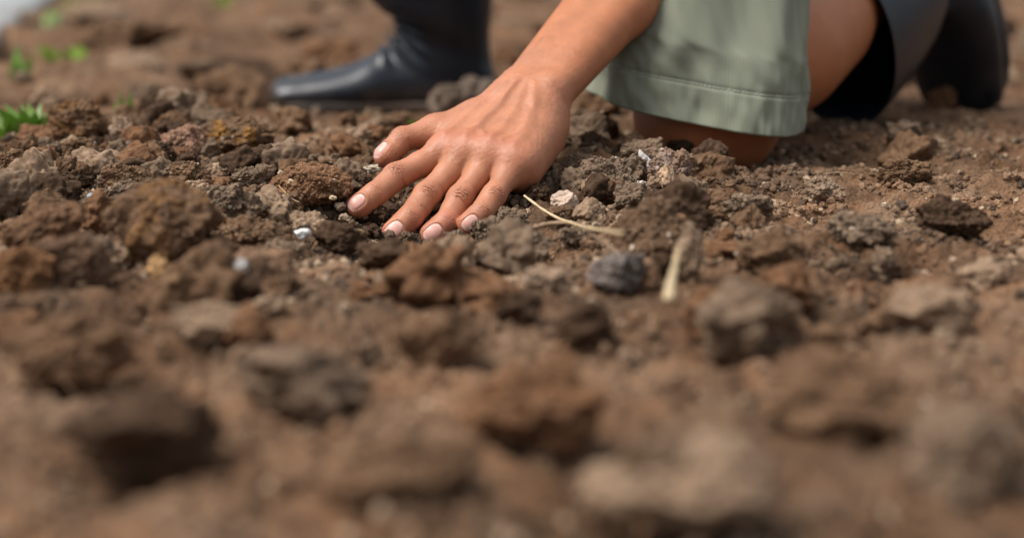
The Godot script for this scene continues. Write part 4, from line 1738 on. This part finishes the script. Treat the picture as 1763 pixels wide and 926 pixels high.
func build_straws() -> void:
	var pale := Color(0.56, 0.42, 0.25)
	var tan := Color(0.30, 0.20, 0.12)
	tag(put("straw", tube([at(903, 337, 1.070), at(920, 350, 1.055), at(937, 362, 1.045), at(962, 376, 1.015), at(985, 384, .965), at(1015, 393, .91), at(1040, 397, .865), at(1072, 402, .80)], .0010, .0015, pale, Color(.42, .3, .17), 8, .3), M.straw), "pale dry straw lying in a bend on the soil right of the hand", "straw")
	tag(put("root", tube([at(850, 410, .95), at(880, 402, .96), at(915, 393, .975), at(950, 385, .985), at(985, 384, .975)], .0018, .0018, Color(.24, .155, .09), Color(.24, .15, .085), 8, .7), M.straw), "thick brown root joining the pale straw from the hand's side", "root")
	tag(put("dry_stem", tube([at(1020, 405, .92), at(1050, 425, .88), at(1070, 440, .855), at(1086, 452, .83)], .0016, .0014, tan, tan, 8, .3), M.straw), "short blurred brown stem below the pale straw's bend", "stem")
	tag(put("straw", tube([at(1170, 426, .80), at(1163, 455, .78), at(1155, 490, .755), at(1152, 518, .74)], .0012, .0028, Color(.36, .26, .14), Color(.46, .35, .21), 8, .25), M.straw), "blurred upright straw in front of the big dark clod at the right", "straw")
	tag(put("dry_stem", tube([at(56, 254, 1.16), at(72, 268, 1.15), at(84, 284, 1.14), at(104, 298, 1.13), at(130, 302, 1.13)], .0007, .0005, Color(.5, .4, .22), Color(.42, .32, .16), 6), M.straw), "thin dry grass stem bent over the clods below the grass", "stem")
	tag(put("dry_stem", tube([at(60, 300, 1.13), at(78, 298, 1.12), at(96, 294, 1.12), at(108, 296, 1.12)], .0006, .0005, Color(.5, .4, .22), Color(.4, .3, .15), 6), M.straw), "second thin dry stem lying across the dark elongated clod", "stem")
	tag(put("rootlet", tube([at(479, 319, 1.075), at(490, 331, 1.07), at(502, 342, 1.062), at(514, 348, 1.058)], .0006, .0005, Color(.42, .26, .13), Color(.35, .2, .1), 6), M.straw), "thin reddish rootlet lying on the fine soil mound", "rootlet")
	tag(put("rootlet", tube([at(640, 414, 1.05), at(652, 418, 1.045), at(668, 419, 1.045), at(678, 416, 1.045)], .0006, .0005, Color(.3, .2, .11), Color(.3, .2, .1), 6), M.straw), "short dark rootlet just below the middle fingertip", "rootlet")
	tag(put("dry_stem", tube([at(866, 356, 1.085), at(880, 362, 1.075), at(896, 365, 1.07)], .0006, .0005, Color(.2, .14, .09), Color(.3, .2, .1), 6), M.straw), "short dark stem beside the little finger", "stem")

func build_scraps() -> void:
	# little stems and husks strewn about, one thing each
	for i in 26:
		var d := rng.randf_range(.84, 1.5)
		var x := (rng.randf_range(20.0, 1500.0) - 600.0) / FOCAL * d
		var p := Vector3(x, soil_height(x, -d, false) + 0.004, -d)
		if hand_near(p, 0.012) or inside_boot(p): continue
		var a := rng.randf() * TAU
		var l := rng.randf_range(.005, .016)
		var q := Vector3(cos(a) * l, rng.randf_range(-.001, .003), sin(a) * l)
		var k := rng.randf()
		var o := put("plant_scrap", tube([p - q, p + Vector3(0, rng.randf_range(-.001, .002), rng.randf_range(-.002, .002)), p + q], rng.randf_range(.0004, .0008), .0003, Color(.42, .31, .18).lerp(Color(.2, .13, .08), k), Color(.36, .25, .14).lerp(Color(.2, .13, .08), k), 6, .4), M.straw)
		tag(o, spell(p, "thin %s plant scrap" % ("pale" if k < .35 else ("tan" if k < .7 else "dark"))), "plant scrap", "plant scraps strewn over the soil")

func blade(base: Vector3, tip: Vector3, bend: Vector3, wid: float, c: Color) -> ArrayMesh:
	var v := PackedVector3Array()
	var col := PackedColorArray()
	var idx := PackedInt32Array()
	var ax := (tip - base).normalized()
	var side := ax.cross(Vector3(rng.randf_range(-.3, .3), .3, 1)).normalized()
	for i in 9:
		var t := i / 8.0
		var p := base.lerp(tip, t) + bend * (4.0 * t * (1.0 - t)) * 0.5 + bend * t * t * 0.5
		var w := wid * sin(PI * clampf(0.16 + 0.84 * t, 0.0, 1.0)) * (1.0 if t < 0.97 else 0.2)
		for s in [-1.0, 0.0, 1.0]:
			v.append(p + side * w * s - bend.normalized() * 0.25 * w * absf(s) * -1.0)
			var cc := c * (1.0 + 0.12 * rng.randf_range(-1, 1) + (0.15 if s == 0.0 else 0.0))
			cc.a = 1.0
			col.append(cc)
	for i in 8:
		for s in 2:
			var a := i * 3 + s
			idx.append_array(PackedInt32Array([a, a + 1, a + 3, a + 1, a + 4, a + 3]))
	return array_mesh(v, idx, col)

func plant(called: String, cat: String, label: String, where: Vector3, spread: float, tall: float, wid: float, n: int, c: Color) -> void:
	var o := thing(called, label, cat, where)
	for i in n:
		var g := rng.randf() * TAU
		var b := Vector3(cos(g), 0, sin(g)) * spread * 0.45 * sqrt(rng.randf())
		var out := Vector3(cos(g + rng.randf_range(-.7, .7)), 0, sin(g + rng.randf_range(-.7, .7)))
		var t := b + out * spread * rng.randf_range(.25, .8) + Vector3(0, tall * rng.randf_range(.55, 1.1), 0)
		put("leaf", blade(b, t, (out * 0.4 - Vector3(0, 0.5, 0)) * tall * rng.randf_range(.1, .6), wid * rng.randf_range(.7, 1.2), c * rng.randf_range(.75, 1.25)), M.leaf, o)

func on_soil(px: float, py: float) -> Vector3:
	var d := ground_hit(px, py)
	return at(px, py, d)

func build_plants() -> void:
	var green := Color(0.14, 0.23, 0.04)
	plant("grass_tuft", "grass tuft", "bright green tuft of grass right beside the large upright clod", at(66, 222, 1.38), .036, .024, .0040, 34, green)
	plant("grass_tuft", "grass tuft", "bright green tuft of grass at the very edge, left of the other tuft", at(18, 238, 1.36), .050, .026, .0044, 36, Color(.19, .28, .06))
	plant("grass_tuft", "grass tuft", "low yellow-green tuft close under the large upright clod", at(84, 236, 1.35), .012, .010, .0022, 8, Color(.2, .34, .02))
	plant("weed_seedling", "weed", "tiny green weed behind the light flat-topped clod", on_soil(214, 196), .014, .022, .003, 5, green)
	plant("weed_seedling", "weed", "long-leaved pale green weed in the smooth soil above the grass", on_soil(26, 140), .035, .05, .007, 6, Color(.16, .30, .05))
	plant("weed_seedling", "weed", "yellow-green weed lying in the soil right of the long-leaved one", on_soil(112, 98), .05, .025, .011, 6, Color(.2, .32, .03))
	plant("weed_seedling", "weed", "faint green weed beside the pale path", on_soil(66, 44), .06, .05, .013, 6, Color(.17, .26, .06))
	plant("weed_seedling", "weed", "bright green weed far back near the path, right of the faint one", on_soil(155, 16), .07, .05, .016, 7, Color(.18, .32, .03))
	plant("weed_seedling", "weed", "pale green weed furthest back in the bed", on_soil(362, 6), .09, .05, .016, 6, Color(.2, .3, .05))
	plant("weed_seedling", "weed", "small green weed right in front of the boot's toe", on_soil(455, 160), .014, .012, .003, 5, green)
	plant("weed_seedling", "weed", "small yellow-green weed peeping out behind the thumb", at(716, 216, 1.42), .008, .008, .0022, 5, Color(.22, .34, .03))

func build_path() -> void:
	# a concrete path at the far edge of the bed, its kerb painted white
	var a := at(70, 20, ground_hit(70, 20))
	var b := at(0, 78, ground_hit(0, 78))
	a.y = 0.0
	b.y = 0.0
	var dir := (a - b).normalized()
	var out := dir.cross(Vector3.UP).normalized()
	if out.x > 0.0: out = -out
	var far := b + dir * 30.0
	var near := b - dir * 2.5
	for q in [["path", 0.0, 0.55, 0.05, M.concrete], ["path_verge", 0.55, 2.4, 0.07, M.white_paint]]:
		var v: Array[Vector3] = []
		for e in [near, far]:
			v.append(e + out * q[1])
			v.append(e + out * q[2])
		var r1 := [v[0], v[1], v[1] + Vector3(0, q[3], 0), v[0] + Vector3(0, q[3], 0)]
		var r2 := [v[2], v[3], v[3] + Vector3(0, q[3], 0), v[2] + Vector3(0, q[3], 0)]
		var st := SurfaceTool.new()
		st.begin(Mesh.PRIMITIVE_TRIANGLES)
		for k in 4:
			var m := (k + 1) % 4
			for p in [r1[k], r2[k], r1[m], r1[m], r2[k], r2[m]]: st.add_vertex(p)
		for p in [r1[0], r1[1], r1[2], r1[0], r1[2], r1[3], r2[0], r2[2], r2[1], r2[0], r2[3], r2[2]]: st.add_vertex(p)
		st.generate_normals()
		var o := put(q[0], st.commit(), q[4])
		o.set_meta("kind", "structure")
		o.set_meta("label", {"path": "pale grey concrete path along the far edge of the bed", "path_verge": "whitish raised far side of the path"}[q[0]])

# ------------------------------------------------------------------
func _ready() -> void:
	rng.seed = 20240611
	var near := 0.05
	var cam := Camera3D.new()
	cam.name = "camera"
	cam.projection = Camera3D.PROJECTION_FRUSTUM
	cam.position = Vector3(0, CAM_Y, 0)
	cam.rotation = Vector3(-pitch, 0, 0)
	var lens := CameraAttributesPhysical.new()
	lens.frustum_focal_length = 85.0
	lens.frustum_near = near
	lens.frustum_far = 200.0
	lens.frustum_focus_distance = 1.09
	lens.exposure_aperture = 5.0
	cam.attributes = lens
	add_child(cam)
	cam.projection = Camera3D.PROJECTION_FRUSTUM
	cam.near = near
	cam.far = 200.0
	cam.size = 926.0 / FOCAL * near
	cam.frustum_offset = Vector2((881.5 - 600.0) / FOCAL * near, -(463.0 - 253.0) / FOCAL * near)
	cam.current = true
	var sky := ProceduralSkyMaterial.new()
	sky.sky_top_color = Color(0.90, 0.93, 0.97)
	sky.sky_horizon_color = Color(0.40, 0.43, 0.44)
	sky.sky_curve = 0.35
	sky.ground_horizon_color = Color(0.38, 0.34, 0.29)
	sky.ground_bottom_color = Color(0.30, 0.24, 0.19)
	sky.sky_energy_multiplier = 0.60
	sky.ground_energy_multiplier = 0.40
	var s := Sky.new()
	s.sky_material = sky
	var env := Environment.new()
	env.background_mode = Environment.BG_SKY
	env.sky = s
	env.tonemap_mode = Environment.TONE_MAPPER_LINEAR
	env.tonemap_exposure = 3.2
	env.sdfgi_enabled = true
	env.ssao_enabled = true
	env.ssil_enabled = true
	var we := WorldEnvironment.new()
	we.name = "world"
	we.environment = env
	add_child(we)
	var sun := DirectionalLight3D.new()
	sun.name = "sun"
	sun.light_color = Color(1.0, 0.985, 0.965)
	sun.light_energy = 0.46
	sun.light_angular_distance = 28.0
	sun.shadow_enabled = true
	sun.rotation = Vector3(deg_to_rad(-58), deg_to_rad(-78), 0)
	add_child(sun)

	var t0 := Time.get_ticks_msec()
	make_materials()
	plan_hand()
	make_lie()
	print("lie ", Time.get_ticks_msec() - t0)
	build_ground()
	build_path()
	print("ground ", Time.get_ticks_msec() - t0)
	build_person()
	print("person ", Time.get_ticks_msec() - t0)
	build_clods()
	build_foreground()
	scatter_clods()
	print("clods ", Time.get_ticks_msec() - t0)
	build_crumbs()
	print("crumbs ", Time.get_ticks_msec() - t0)
	build_straws()
	build_scraps()
	build_plants()
	print("all ", Time.get_ticks_msec() - t0)
